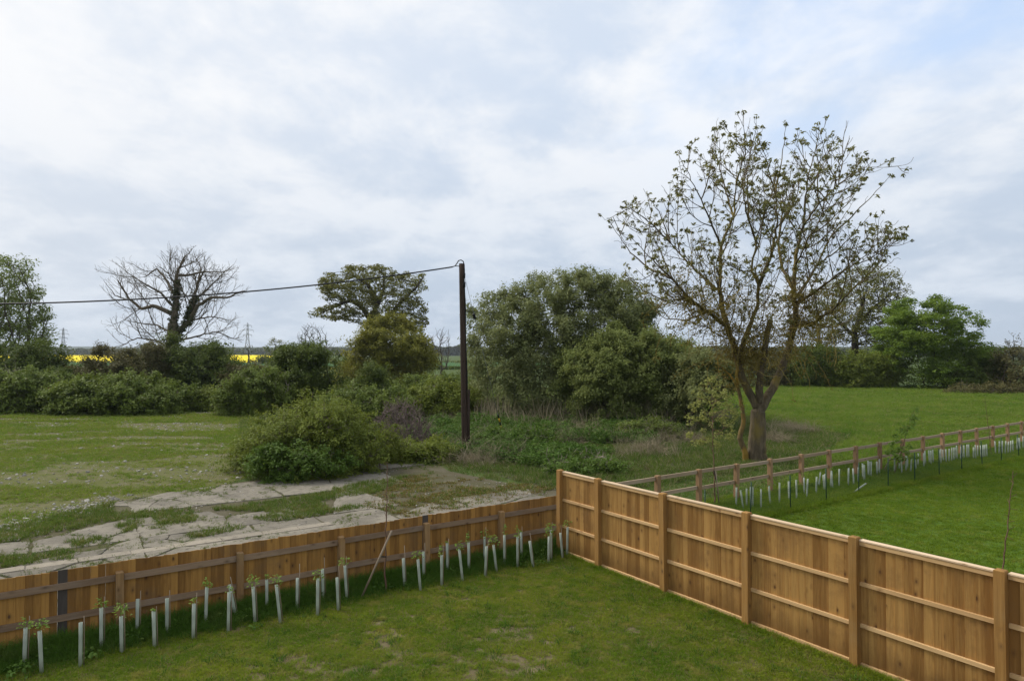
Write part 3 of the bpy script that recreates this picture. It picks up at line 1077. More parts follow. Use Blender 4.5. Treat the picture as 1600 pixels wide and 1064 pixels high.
TUBES = [tube_mesh(h) for h in (0.56, 0.60, 0.64)]
STAKES = []
for i, h in enumerate((0.62, 0.72, 0.80)):
    v, f = polyline_tube([(0.03, 0.03, 0), (0.032, 0.03, h * 0.5), (0.028, 0.032, h)], [0.008, 0.0075, 0.006], 5)
    STAKES.append(mesh_np('cane', v, f, True)); STAKES[-1].materials.append(M['stake'])
SPRIGS = []
for i in range(7):
    rg = np.random.default_rng(40 + i)
    n, h, sprd = [(0, 0, 0), (7, 0.08, 0.05), (14, 0.14, 0.09), (26, 0.22, 0.12), (34, 0.20, 0.17), (20, 0.30, 0.08), (44, 0.26, 0.18)][i]
    if n:
        v, f = sprig(rg, n, h * 0.85, sprd * 0.85, 0.05)
        stv, stf = polyline_tube([(0, 0, -0.25), (0.004, 0.003, 0.0), (0.0, 0.01, h * 0.85)], 0.004, 4)
        me = mesh_np('leaves', np.concatenate([v, stv]), [f] + [x + len(v) for x in stf], attr={'rnd': np.concatenate([np.repeat(rg.random(n), 4), np.zeros(len(stv))])})
        me.materials.append(M['l_sapling'])
        SPRIGS.append(me)
    else:
        SPRIGS.append(None)


def tree_guard(base, lean_x, lean_y, hsel, stake, spr, label, group):
    o = thing('tree_guard', label, 'tree guard', (float(base[0]), float(base[1]), 0.0), 0, group)
    o.rotation_euler = (lean_y, lean_x, 0)
    hh = (0.56, 0.60, 0.64)[hsel]
    obj('tube', TUBES[hsel], None, o, rot=(0, 0, random.random() * 6))
    if stake >= 0:
        obj('cane', STAKES[stake], None, o)
    if SPRIGS[spr] is not None:
        obj('leaves', SPRIGS[spr], None, o, loc=(0, 0, hh - 0.02), rot=(0, 0, random.random() * 6.28))
    return o


# (top x, top y, foot x, foot y, leaf amount) read off the photograph, along the low fence
LEFT = [(39, 994, 37.5, 1040, 3), (62, 993, 65, 1050, 4), (125.5, 983, 125.5, 1040, 0), (158, 978, 158, 1013, 3), (190, 968, 190, 1018, 6),
        (214, 964, 214, 993, 0), (240, 970, 241.5, 1009, 1), (261, 950, 261, 991, 0), (302, 954, 302, 997, 2), (322, 934, 321, 976, 3),
        (357, 929, 356.5, 985, 2), (359, 929, 369, 965, 0), (395, 925, 398.5, 971, 6), (417, 916, 417, 953, 2), (432, 928, 438, 971, 4),
        (464, 908, 464, 951, 0), (496, 915, 496, 960, 3), (504, 904, 505, 938, 0), (527, 906, 528.5, 953, 0), (539, 902, 542, 936, 4),
        (630, 878, 632, 915, 0), (653, 880, 657, 921, 4), (661, 872, 662, 904, 0), (690, 873, 690, 913, 5), (698.5, 867, 699, 895, 1),
        (718, 865, 723, 906, 3), (732, 865, 732.5, 891, 5), (757, 852, 757, 880, 3), (760, 858, 758, 898, 0), (771, 854, 776, 891, 6),
        (788, 845, 788, 880, 5), (808.6, 842, 808.6, 884, 5), (814, 843, 815, 872, 1), (827.5, 842, 833, 884, 0), (858, 843, 857, 877, 6),
        (861, 843, 861, 872, 4), (875.5, 835, 879, 870, 0), (887, 832, 886, 866, 4)]
GL = 'tree guards along the low board fence'
ORD = ['first', 'second', 'third', 'fourth', 'fifth', 'sixth', 'seventh', 'eighth', 'ninth', 'tenth', 'eleventh', 'twelfth', 'thirteenth', 'fourteenth', 'fifteenth', 'sixteenth', 'seventeenth', 'eighteenth', 'nineteenth', 'twentieth']
TEN = ['twenty', 'thirty']
def ordinal(k):
    return ORD[k - 1] if k <= 20 else ('thirtieth' if k == 30 else TEN[k // 10 - 2] + '-' + ORD[k % 10 - 1])
RANK = {i: k + 1 for k, i in enumerate(sorted(range(len(LEFT)), key=lambda i: -LEFT[i][2]))}
SHAPE = {0: 'no leaves', 1: 'tiny leaf tuft', 2: 'few leaves', 3: 'leafy sprig', 4: 'spreading leaves', 5: 'thin leafy shoot', 6: 'dense leaf bunch'}
for i, (tx, ty, fx, fy, sp_) in enumerate(LEFT):
    b = G(fx, fy + 2.5)
    px_m = b[1] / F
    lean = math.atan2((tx - fx) * px_m, 0.58)
    lb = '%swhite tree guard with %s, %s from tall fence along low fence' % ('leaning ' if abs(lean) > 0.045 else '', SHAPE[sp_], ordinal(RANK[i]))
    tree_guard(b, lean, random.gauss(0, 0.03), random.choice((0, 1, 1, 2)), [1, -1, 0, 2][i % 4] if sp_ != 0 else random.choice((1, 2)), sp_, lb, GL)

RIGHT_A = [(188, 825), (262, 850), (293, 820), (335, 835), (352, 835), (432, 845), (524, 805), (612, 785), (707, 770), (782, 755), (857, 700), (878, 740), (970, 705), (993, 640), (1052, 670), (1070, 674), (1112, 640), (1133, 650), (1195, 632), (1285, 620), (1340, 612), (1385, 585), (1430, 555), (1447, 570), (1485, 535), (1507, 530), (1553, 500)]
RIGHT_B = [(5, 778), (45, 740), (67, 740), (118, 705), (133, 725), (305, 690), (335, 665), (378, 705), (420, 685), (435, 660), (465, 690), (520, 665), (540, 630), (575, 610), (598, 640), (620, 590), (645, 605), (670, 620), (750, 590), (770, 605), (797, 590), (822, 595), (850, 590), (875, 585), (900, 575), (920, 560), (935, 565), (965, 570), (985, 555), (1000, 560), (1030, 552), (1048, 550), (1095, 560), (1117, 560), (1138, 540), (1172, 550), (1190, 548), (1210, 545), (1232, 540), (1318, 510), (1350, 512), (1383, 510), (1410, 510), (1440, 505), (1465, 498), (1490, 490), (1525, 470), (1540, 474), (1560, 465), (1590, 455), (1625, 448), (1660, 446)]
RP = [(1120 + x / 6.26, 660 + y / 6.26) for x, y in RIGHT_A] + [(1350 + x / 6.4, 630 + y / 6.4) for x, y in RIGHT_B]
GR = 'tree guards along the paddock rail fence'
for i, (fx, fy) in enumerate(RP):
    b = G(fx, fy + 2.0)
    rel = b[:2] - start
    # the row keeps clear of the rail fence on the mown side
    lat = rel @ np.array([-ev[1], ev[0]])
    lon = rel @ ev
    lat = min(max(lat, -1.9), -0.35)
    q = start + ev * lon + np.array([-ev[1], ev[0]]) * lat
    spn = random.choice((0, 0, 0, 1, 2)) if i > 10 else random.choice((2, 3, 4))
    lean = {1: -0.16, 13: 0.15, 27: -0.12}.get(i, random.gauss(0, 0.035))
    if i in (1, 13, 27):
        lb = 'leaning pale tree guard in the row before the paddock rail fence'
    elif spn:
        lb = 'pale tree guard with small green leaves in the row before the paddock rail fence'
    else:
        lb = 'pale bare tree guard standing in the row before the paddock rail fence'
    tree_guard(q, lean, random.gauss(0, 0.03), random.choice((0, 1, 2)), random.choice((-1, -1, 0)), spn, lb, GR)
fb = G(1331, 771)
g_ = tree_guard(fb, 0.95, 0.0, 0, 0, 0, 'toppled pale tree guard lying over outside the row on mown lawn', GR)

# green wire netting with slim posts on the lawn side of the row
nrm_r = np.array([-ev[1], ev[0]])
NET0 = start + ev * 3.3 - nrm_r * 1.75
netf = thing('wire_netting_fence', 'low dark green wire netting on slim posts guarding the tree guard row', 'netting', (NET0[0], NET0[1], 0), rail_ang)
NL = 30.0
for k in range(17):
    v, f = polyline_tube([(0, 0, 0), (0, 0, 1.02)], 0.016, 6)
    obj('post', mesh_np('netting_post', v, f) if k == 0 else NETP, M['green_wire'], netf, (k * 1.85, 0, 0), (r.normal(0, 0.02), r.normal(0, 0.02), 0))
    if k == 0:
        NETP = [c for c in netf.children][0].data
mb = MB()
xs_ = np.arange(0, NL, 0.055)
p0 = np.stack([xs_, np.zeros_like(xs_), np.zeros_like(xs_) + 0.02], -1); p1 = p0 + np.array([0, 0, 0.66])
up_ = np.tile([0., 0., 1.], (len(xs_), 1)); rw = np.full(len(xs_), 0.0019)
mb.add(*(lambda q: (q[0], [q[1]]))(tube_segments(p0, p1, rw, rw, up_, up_, 3)))
zs_ = np.arange(0.03, 0.69, 0.05)
nseg = 16
for i in range(nseg):
    a = np.stack([np.full(len(zs_), NL / nseg * i), np.zeros_like(zs_), zs_ + 0.02 * math.sin(i * 1.7)], -1)
    b = np.stack([np.full(len(zs_), NL / nseg * (i + 1)), np.zeros_like(zs_), zs_ + 0.02 * math.sin((i + 1) * 1.7)], -1)
    ax_ = np.tile([1., 0., 0.], (len(zs_), 1)); rw = np.full(len(zs_), 0.0019)
    mb.add(*(lambda q: (q[0], [q[1]]))(tube_segments(a, b, rw, rw, ax_, ax_, 3)))
obj('netting', mb.mesh('netting'), M['netting'], netf)

# ------------------------------------------------------------------ utility pole, cable, stay
pb = G(727, 709); PY = pb[1]
ptop = P(721, 412, PY)
pole = thing('utility_pole', 'dark creosoted wooden utility pole carrying a single overhead cable', 'pole', (pb[0], PY, 0))
hpole = ptop[2]; dx = ptop[0] - pb[0]
v, f = polyline_tube([(dx * k / 12, 0, hpole * k / 12 - (0.3 if k == 0 else 0)) for k in range(13)], [0.155 - 0.045 * k / 12 for k in range(13)], 14)
obj('shaft', mesh_np('shaft', v, f, True), M['pole'], pole)
mb = MB()          # cable guard and down cable on the right side
mb.add(*polyline_tube([(0.155 + 0.01, -0.07, -0.1), (0.155 - 0.002, -0.07, 1.3), (0.15, -0.07, 2.85)], 0.062, 8))
obj('cable_guard', mb.mesh('cable_guard', True), M['pole'], pole)
dn = [(dx * z / hpole + (0.155 - 0.045 * z / hpole) + 0.012 * math.sin(z * 2.2) + 0.01, -0.05, z) for z in np.linspace(2.8, hpole - 0.6, 26)]
tipx = dx
loop = [(tipx + 0.14, -0.03, hpole - 0.35), (tipx + 0.125, -0.02, hpole - 0.05), (tipx + 0.08, 0, hpole + 0.10), (tipx - 0.02, 0, hpole + 0.16), (tipx - 0.13, 0, hpole + 0.13), (tipx - 0.22, 0, hpole - 0.02), (tipx - 0.29, 0, hpole - 0.11), (tipx - 0.42, 0, hpole - 0.15)]
v, f = polyline_tube(dn + loop, 0.024, 7)
obj('down_cable', mesh_np('down_cable', v, f, True), M['black'], pole)
mb = MB()
mb.bar((tipx - 0.30, 0, hpole - 0.105), (tipx - 0.10, 0, hpole - 0.12), 0.018, 6)
obj('hook', mb.mesh('hook'), M['black'], pole)
mb = MB()
for zz_, ww in ((hpole - 0.55, 0.05), (hpole - 0.95, 0.06)):
    mb.add(*polyline_tube([(tipx + 0.13, -0.06, zz_ - 0.12), (tipx + 0.14, -0.06, zz_ + 0.12)], ww, 8))
obj('junction_box', mb.mesh('junction_box'), M['black'], pole)

ca = np.array([pb[0] + tipx - 0.40, PY, hpole - 0.15])
cb = np.array([-39.0, 21.0, 7.35])
def cable(tt, sag):
    q = ca + (cb - ca) * tt[:, None]
    q[:, 2] -= sag * 4 * tt * (1 - tt)
    return q
tt = np.linspace(0, 1, 70)
best = min(np.arange(0.2, 3.0, 0.02), key=lambda s: sum(abs(np.interp(px, *(lambda q: (q[0][::-1], q[1][::-1]))(px_of(*cable(tt, s).T))) - py) for px, py in ((10, 464), (200, 468.5), (400, 463), (560, 448.5))))
qc = cable(tt, best)
print('CABLE sag', best, [round(float(np.interp(px, *(lambda q: (q[0][::-1], q[1][::-1]))(px_of(*qc.T)))), 1) for px in (10, 200, 400, 560, 690)])
v, f = polyline_tube(qc, 0.030, 6)
obj('overhead_cable', mesh_np('overhead_cable', v, f, True), M['black'], label='black overhead cable sagging away from the utility pole across the yard', cat='cable')

sa = P(727, 436, PY); sb_ = G(789, 693)
stay = thing('stay_wire', 'thin stay wire from utility pole to ground with yellow banded marker', 'stay wire', (sb_[0], sb_[1], 0))
rel = sa - sb_
mb = MB(); mb.bar((0, 0, 0), tuple(rel), 0.009, 5)
obj('wire', mb.mesh('wire'), M['steel'], stay)
ki = (sa[2] - P(741, 493, PY)[2]) / sa[2]
ip = rel * (1 - ki)
mb = MB(); dr = rel / np.linalg.norm(rel)
mb.add(*polyline_tube([ip - dr * 0.14, ip - dr * 0.08, ip, ip + dr * 0.08, ip + dr * 0.14], [0.04, 0.085, 0.06, 0.085, 0.04], 8))
obj('insulator', mb.mesh('insulator', True), M['black'], stay)
for k in range(6):
    mb = MB(); a_ = rel * (0.05 + 0.024 * k); b_ = rel * (0.05 + 0.024 * (k + 1) - 0.0005)
    mb.bar(a_, b_, 0.045, 8)
    obj('marker_band', mb.mesh('marker_band'), M['yellow'] if k % 2 == 0 else M['black'], stay)

# ------------------------------------------------------------------ trees and shrubs
def colonize(nodes, parents, attr, step, dkill, iters=90, jit=0.15, bias=(0, 0, 0.08), rng=None, dinf=1e9, inertia=0.0, cone=-2.0):
    """branches grow towards free points of the crown (space colonisation)"""
    pos = np.array(nodes, float); par = list(parents)
    nch = np.zeros(len(pos), int)
    for p_ in par:
        if p_ >= 0:
            nch[p_] += 1
    A = np.array(attr, float)
    near = np.zeros(len(A), int); dist = np.full(len(A), 1e9)
    for i0 in range(0, len(pos), 256):
        d = np.linalg.norm(A[:, None] - pos[None, i0:i0 + 256], axis=2)
        j = d.argmin(1); dm = d[np.arange(len(A)), j]
        k = dm < dist
        near[k] = j[k] + i0; dist[k] = dm[k]
    bias = np.array(bias)
    for it in range(iters):
        use = dist < dinf
        if cone > -1:
            pa_ = np.array(par)
            pn_ = pa_[near]
            pdir = np.where((pn_ >= 0)[:, None], norm(pos[near] - pos[np.maximum(pn_, 0)]), 0.0)
            use &= (norm(A - pos[near]) * pdir).sum(1) > cone          # no branch turns back on itself
        if not use.any() or len(A) == 0:
            break
        u, inv = np.unique(near[use], return_inverse=True)
        acc = np.zeros((len(u), 3))
        np.add.at(acc, inv, norm(A[use] - pos[near[use]]))
        ok = nch[u] < 3
        u = u[ok]; acc = acc[ok]
        if len(u) == 0:
            break
        pu = np.array(par)[u]
        pd = np.where((pu >= 0)[:, None], norm(pos[u] - pos[np.maximum(pu, 0)]), 0.0)
        d = norm(norm(acc) + pd * inertia + bias + rng.normal(0, jit, acc.shape))
        newp = pos[u] + d * step
        i0 = len(pos)
        pos = np.concatenate([pos, newp]); par += list(u)
        nch[u] += 1
        nch = np.concatenate([nch, np.zeros(len(newp), int)])
        for c0 in range(0, len(newp), 200):
            dd_ = np.linalg.norm(A[:, None] - newp[None, c0:c0 + 200], axis=2)
            j = dd_.argmin(1); dm = dd_[np.arange(len(A)), j]
            k = dm < dist
            near[k] = j[k] + i0 + c0; dist[k] = dm[k]
        keep = dist > dkill
        A = A[keep]; near = near[keep]; dist = dist[keep]
    return pos, np.array(par)


def ramify(nodes, par, limb_ids, skip, inside, rng, sc=1.0, up=0.06, wob=0.09, lens=(1.7, 0.75, 0.34), gaps=(0.42, 0.30, 0.22), first=0.2):
    """side branches at a steady angle, each branching again twice; growth ends where the crown ends"""
    pos = [np.array(p, float) for p in nodes]; pr = list(par)
    step = 0.17 * sc

    def perp(d):
        a = np.cross(d, rng.normal(0, 1, 3))
        return a / max(np.linalg.norm(a), 1e-6)

    def grow(i0, d, length, level):
        d = d / np.linalg.norm(d)
        n = max(2, int(length / step)); cur = i0; since = rng.uniform(0, gaps[min(level, 2)]) * sc
        side = perp(d)
        out = 0
        for k in range(n):
            d = d + np.array([0, 0, up * (1 + level)]) + rng.normal(0, wob, 3)
            d /= np.linalg.norm(d)
            p = pos[cur] + d * step
            if not inside(p):
                out += 1
                if out > 1:
                    break
            pos.append(p); pr.append(cur); cur = len(pos) - 1
            since += step
            if level < 3 and since > gaps[level] * sc * rng.uniform(0.8, 1.25) and k < n - 1:
                since = 0
                side = -side * 0.8 + perp(d) * 0.6
                side -= d * (side @ d); side /= max(np.linalg.norm(side), 1e-6)
                ang = rng.uniform(0.55, 0.95)
                grow(cur, d * math.cos(ang) + side * math.sin(ang), lens[level] * sc * rng.uniform(0.55, 1.2) * (1 - 0.45 * k / n), level + 1)

    for li, ids in limb_ids.items():
        if li in skip:
            continue
        side = None; since = 0.0
        n = len(ids)
        for q in range(1, n):
            d = pos[ids[q]] - pos[ids[q - 1]]
            since += np.linalg.norm(d); d = d / max(np.linalg.norm(d), 1e-6)
            f = q / (n - 1)
            if side is None:
                side = perp(d)
            if f > first and since > gaps[0] * sc * rng.uniform(0.7, 1.2):
                since = 0
                side = -side * 0.7 + perp(d) * 0.8
                side -= d * (side @ d); side /= max(np.linalg.norm(side), 1e-6)
                ang = rng.uniform(0.65, 1.05)
                grow(ids[q], d * math.cos(ang) + side * math.sin(ang), lens[0] * sc * rng.uniform(0.6, 1.35) * (1.15 - 0.5 * f), 1)
        d = pos[ids[-1]] - pos[ids[-2]]
        grow(ids[-1], d, lens[0] * sc * 0.8, 1)
    return np.array(pos), np.array(pr)


def skeleton(pos, par, tip_r, expo=2.3, minr=None):
    n = len(pos)
    acc = np.zeros(n)
    rad = np.zeros(n)
    for i in range(n - 1, -1, -1):
        rad[i] = tip_r if acc[i] == 0 else acc[i] ** (1 / expo)
        if minr is not None and i < len(minr):
            rad[i] = minr[i]
        if par[i] >= 0:
            acc[par[i]] += rad[i] ** expo if (minr is None or i >= len(minr)) else min(rad[i], 1e9) ** expo
    return rad


def skel_mesh(name, pos, par, rad, mat, big=0.09):
    n = len(pos)
    tg = np.zeros((n, 3))
    has = par >= 0
    seg = np.zeros((n, 3)); seg[has] = norm(pos[has] - pos[par[has]])
    # tangent: own segment plus the thickest child's
    tg[:] = seg
    best = np.full(n, -1); br = np.zeros(n)
    for i in range(n):
        if par[i] >= 0 and rad[i] > br[par[i]]:
            br[par[i]] = rad[i]; best[par[i]] = i
    k = best >= 0
    tg[k] += seg[best[k]]
    tg = norm(tg)
    idx = np.where(has)[0]
    p = par[idx]
    main = best[p] == idx
    r0 = np.where(main, rad[p], np.minimum(rad[p], rad[idx] * 1.35))
    t0 = np.where(main[:, None], tg[p], seg[idx])
    V_, F_, o = [], [], 0
    for sel, sides in ((rad[idx] >= big, 9), ((rad[idx] < big) & (rad[idx] >= big * 0.25), 5), (rad[idx] < big * 0.25, 3)):
        if sel.any():
            v, f = tube_segments(pos[p[sel]], pos[idx[sel]], r0[sel], rad[idx][sel], t0[sel], tg[idx][sel], sides)
            V_.append(v); F_.append(f + o); o += len(v)
    me = mesh_np(name, np.concatenate(V_), F_, True)
    me.materials.append(mat)
    return me


def resample(pl, step, rng, jit):
    pl = np.asarray(pl, float)
    out = [pl[0]]
    for a, b in zip(pl[:-1], pl[1:]):
        L = np.linalg.norm(b - a); k = max(1, int(round(L / step)))
        for s_ in range(1, k + 1):
            out.append(a + (b - a) * s_ / k + (rng.normal(0, jit, 3) if s_ < k else 0))
    return np.array(out)


def silhouette(poly_px, depth):
    q = P(np.array([p[0] for p in poly_px]), np.array([p[1] for p in poly_px]), depth)
    pl = q[:, [0, 2]].copy()
    pl[:, 1] = np.maximum(pl[:, 1], 0.0)
    return pl


def vol_sample(pl, n, tmax, rnd, rng, surf=0.45, front=0.5, ygap=None):
    """points inside the solid whose outline is pl; dy is the offset in depth"""
    lo, hi = pl.min(0), pl.max(0)
    keep = [not (pl[i][1] < 0.5 and pl[(i + 1) % len(pl)][1] < 0.5) for i in range(len(pl))]
    X, Z = [], []
    tot = 0
    while tot < n:
        x = rng.uniform(lo[0], hi[0], n * 2); z = rng.uniform(lo[1], hi[1], n * 2)
        k = in_poly(x, z, pl)
        X.append(x[k]); Z.append(z[k]); tot += k.sum()
    x = np.concatenate(X)[:n]; z = np.concatenate(Z)[:n]
    d = poly_dist(x, z, pl, keep)
    u = np.clip(d / rnd, 0, 1)
    T = tmax * np.sqrt(np.maximum(1 - (1 - u) ** 2, 0.0)) + 0.05
    sgn = np.where(rng.random(n) < front, -1, 1)
    dy = sgn * T * rng.random(n) ** surf
    return x, dy, z


def leaf_cloud(name, centres, rc, per, L, wr, mat, rng, squash=0.75, outward=None, droop=0.0, shell=0.45, nspread=0.7):
    """leaves round clump centres: per leaves in each clump of radius rc"""
    n = len(centres) * per
    c = np.repeat(centres, per, 0)
    rr = np.repeat(np.broadcast_to(rc, (len(centres),)), per)
    d = norm(rng.normal(0, 1, (n, 3)))
    off = d * (rr * (shell + (1 - shell) * rng.random(n) ** 0.5))[:, None] * np.array([1, 1, squash])
    p = c + off
    p[:, 2] = np.maximum(p[:, 2], 0.03)
    nr = norm(d * 0.55 + np.array([0, 0, 0.85]) + rng.normal(0, nspread * 0.65, (n, 3)))
    ax = norm(np.cross(nr, rng.normal(0, 1, (n, 3)))) + np.array([0, 0, -droop])
    LL = L * (0.6 + 0.8 * rng.random(n))
    v, f = leaf_quads(p, ax, nr, LL, LL * wr)
    clump = np.repeat(rng.random(len(centres)), per)
    me = mesh_np(name, v, [f], attr={'rnd': np.repeat(np.clip(0.6 * rng.random(n) + 0.4 * clump, 0, 1), 4)})
    me.materials.append(mat)
    return me


def leaf_shoots(name, centres, mid, length, per, L, wr, mat, rng, up=0.6, arch=0.35, spread=0.5):
    """leaves set along shoots that reach outwards and upwards from the body of the bush, and arch over"""
    m = len(centres)
    ln = length * (0.5 + 1.0 * rng.random(m))
    d0 = norm(norm((centres - mid) * np.array([1, 1, 0.8])) + np.array([0, 0, up]) + rng.normal(0, spread, (m, 3)))
    k = np.repeat(np.arange(m), per)
    u = rng.random(m * per)
    p = centres[k] - d0[k] * (ln * 0.55)[k][:, None] + d0[k] * (u * ln[k])[:, None]
    p[:, 2] -= arch * ln[k] * u ** 2
    wob = rng.normal(0, 1, (m * per, 3)) * (L * 0.55)
    p = p + wob
    p[:, 2] = np.maximum(p[:, 2], 0.03)
    side = norm(np.cross(d0[k], rng.normal(0, 1, (m * per, 3))))
    ax = norm(d0[k] * 0.6 + side + np.array([0, 0, -0.15]))
    nr = norm(np.array([0, 0, 1.0]) + d0[k] * 0.3 + rng.normal(0, 0.42, (m * per, 3)))
    LL = L * (0.55 + 0.9 * rng.random(m * per)) * (1.1 - 0.4 * u)
    v, f = leaf_quads(p, ax, nr, LL, LL * wr)
    tone = np.clip(0.35 * rng.random(m * per) + 0.35 * rng.random(m)[k] + 0.3 * u, 0, 1)      # young leaves at the shoot's end are paler
    me = mesh_np(name, v, [f], attr={'rnd': np.repeat(tone, 4)})
    me.materials.append(mat)
    return me


NTRI = [0]


def plant(name, label, cat, poly, depth, tmax, leaf, bark='bark', clumps=200, rc=0.6, per=60, L=0.12, wr=0.5, stems=None, rnd=None,
          attr=None, step=None, dkill=None, tip_r=0.012, group=None, seed=1, limbs=None, stem_r=None, tips=False, droop=0.0, squash=0.75,
          surf=0.45, front=0.6, bias=(0, 0, 0.1), jit=0.15, twigs=0, twig_len=0.5, shell=0.45, tipfrac=1.0, crown='crown', trunk='trunk', iters=90, expo=2.3, nspread=0.7, extra_leaf=None, inertia=0.0, dinf=1e9, lobes=0, sprout=0.0, shoots=None, arch=0.35, low_keep=None, cone=-2.0, fractal=None):
    """a tree or shrub: outline from the photograph at its own depth, with real thickness, branches and leaves"""
    rng = np.random.default_rng(seed)
    pl = silhouette(poly, depth)
    size = max(pl[:, 0].max() - pl[:, 0].min(), pl[:, 1].max() - pl[:, 1].min())
    rnd = rnd or size * 0.35
    x0 = (pl[:, 0].max() + pl[:, 0].min()) / 2
    root = thing(name, label, cat, (x0, depth, 0), 0, group)
    O = np.array([x0, depth, 0])
    x, dy, z = vol_sample(pl, clumps, tmax, rnd, rng, surf, front)
    C = np.stack([x, depth + dy, z], -1)
    if lobes:
        # foliage gathers in lobes with hollows between them
        per_l = max(1, clumps // lobes)
        lc = C[:lobes].copy()
        mid = np.array([x0, depth, pl[:, 1].max() * 0.4])
        lc = mid + (lc - mid) * (1 - 0.07 * np.array([1, 1, 1.3]))
        lr = size * 0.055 * (0.6 + 0.8 * rng.random(lobes))
        C = np.repeat(lc, per_l, 0) + rng.normal(0, 1, (lobes * per_l, 3)) * np.repeat(lr, per_l)[:, None] * np.array([1, 1, 0.75])
        fill_n = clumps // 2
        C = np.concatenate([C, np.stack([x, depth + dy * 0.75, z], -1)[:fill_n]])
        C = C[C[:, 2] > 0.15]
    if sprout:
        # shoots that stand out of the outline
        ns = len(C) // 4
        b = C[rng.integers(0, len(C), ns)]
        b = b[b[:, 2] > pl[:, 1].max() * 0.35]
        outw = norm((b - np.array([x0, depth, pl[:, 1].max() * 0.35])) * np.array([1, 1, 1.3]))
        C = np.concatenate([C] + [b + outw * sprout * k + rng.normal(0, 0.12 * sprout, b.shape) for k in (0.5, 0.8, 1.1)])
    step = step or size / 22
    dkill = dkill or step * 1.6
    nodes, par, minr = [], [], []
    if limbs:
        tips_l = {}
        for li, (pts, parent_li, frac, r0, r1) in enumerate(limbs):
            q = np.array([P(a, b, depth + (c[0] if c else 0)) for a, b, *c in pts])
            if parent_li is None:
                q[0][2] = min(q[0][2], 0) if q[0][2] < 0.6 else q[0][2]
            q = resample(q, step, rng, step * 0.07)
            i0 = len(nodes)
            pi = -1
            if parent_li is not None:
                cand = tips_l[parent_li]
                arr = np.array([nodes[i] for i in cand])
                pi = cand[int(np.linalg.norm(arr - q[0], axis=1).argmin())]
            ids = []
            for k, pnt in enumerate(q):
                nodes.append(pnt); par.append(pi if k == 0 else len(nodes) - 2)
                minr.append(r0 + (r1 - r0) * (k / max(1, len(q) - 1)) ** 0.8)
                ids.append(len(nodes) - 1)
            tips_l[li] = ids
    else:
        sx = stems if stems else [x0]
        for s_ in sx:
            sxm = P(s_, 560, depth)[0] if stems else s_
            h0 = max(0.5, size * 0.12)
            q = resample([(sxm, depth + rng.normal(0, tmax * 0.15), -0.05), (sxm + rng.normal(0, 0.2), depth + rng.normal(0, 0.3), h0)], step, rng, 0.02)
            for k, pnt in enumerate(q):
                nodes.append(pnt); par.append(-1 if k == 0 else len(nodes) - 2); minr.append(stem_r or 0.0)
    if attr:
        ax_, ady, az = vol_sample(pl, attr, tmax, rnd, rng, 0.7, 0.55)
        A = np.stack([ax_, depth + ady, az], -1)
        A = A[A[:, 2] > 0.5]
        if low_keep:
            z0_, z1_, f_ = low_keep
            A = A[rng.random(len(A)) < np.clip(f_ + (1 - f_) * (A[:, 2] - z0_) / (z1_ - z0_), f_, 1)]
    else:
        A = C
    if fractal:
        keep_ = [not (pl[i][1] < 0.5 and pl[(i + 1) % len(pl)][1] < 0.5) for i in range(len(pl))]
        def inside(p):
            xx, zz_ = np.array([p[0]]), np.array([p[2]])
            if not in_poly(xx, zz_, pl)[0]:
                return False
            u_ = min(1.0, poly_dist(xx, zz_, pl, keep_)[0] / rnd)
            return abs(p[1] - depth) < tmax * math.sqrt(max(0, 1 - (1 - u_) ** 2)) + 0.6
        fr = dict(fractal); skip_ = fr.pop('skip', ())
        pos, pr = ramify(nodes, par, tips_l, skip_, inside, rng, **fr)
    else:
        pos, pr = colonize(nodes, par, A, step, dkill, iters=iters, jit=jit, bias=bias, rng=rng, inertia=inertia, dinf=dinf, cone=cone)
    if twigs:
        # fine twigs on the outer wood
        base_n = len(pos)
        deg = np.bincount(pr[pr >= 0], minlength=base_n)
        cand = np.where((np.arange(base_n) >= len(minr)) & (deg <= 1))[0]
        cand = rng.choice(cand, min(len(cand) * twigs, len(cand) * twigs), replace=True)
        sg = np.zeros((base_n, 3)); hs = pr >= 0
        sg[hs] = norm(pos[hs] - pos[pr[hs]])
        d = norm(sg[cand] * 0.9 + rng.normal(0, 0.55, (len(cand), 3)) + np.array([0, 0, 0.3]))
        l1 = twig_len * (0.4 + 0.7 * rng.random(len(cand)))
        a1 = pos[cand] + d * l1[:, None] * 0.5
        d2 = norm(d + rng.normal(0, 0.3, d.shape) + np.array([0, 0, 0.25]))
        a2 = a1 + d2 * l1[:, None] * 0.5
        n1 = base_n + np.arange(len(cand)); n2 = n1 + len(cand)
        pos = np.concatenate([pos, a1, a2]); pr = np.concatenate([pr, cand, n1])
    rad = skeleton(pos, pr, tip_r, expo, minr if minr and max(minr) > 0 else None)
    me = skel_mesh(trunk, pos - O, pr, rad, M[bark], big=0.09)
    obj(trunk, me, None, root)
    NTRI[0] += len(me.polygons) * 2
    if tips:
        deg = np.bincount(pr[pr >= 0], minlength=len(pos))
        tp = pos[(deg == 0)]
        tp = tp[rng.random(len(tp)) < tipfrac]
        C = tp if tips == 'only' else np.concatenate([C, tp])
    if leaf and per and len(C):
        rcs = rc * (0.7 + 0.6 * rng.random(len(C)))
        if tips == 'only' or shoots == 0:
            me = leaf_cloud(crown, C - O, rcs, per, L, wr, M[leaf], rng, squash, droop=droop, shell=shell, nspread=nspread)
        else:
            mid_ = np.array([0, 0, pl[:, 1].max() * 0.3])
            k_ = 3
            Cs = np.repeat(C - O, k_, 0) + rng.normal(0, rc * 0.55, (len(C) * k_, 3)) * np.array([1, 1, 0.7])
            me = leaf_shoots(crown, Cs, mid_, rc * (shoots or 2.0), max(6, per // k_), L * 1.12, wr, M[leaf], rng, arch=arch)
        obj(crown, me, None, root)
        NTRI[0] += len(me.polygons) * 2
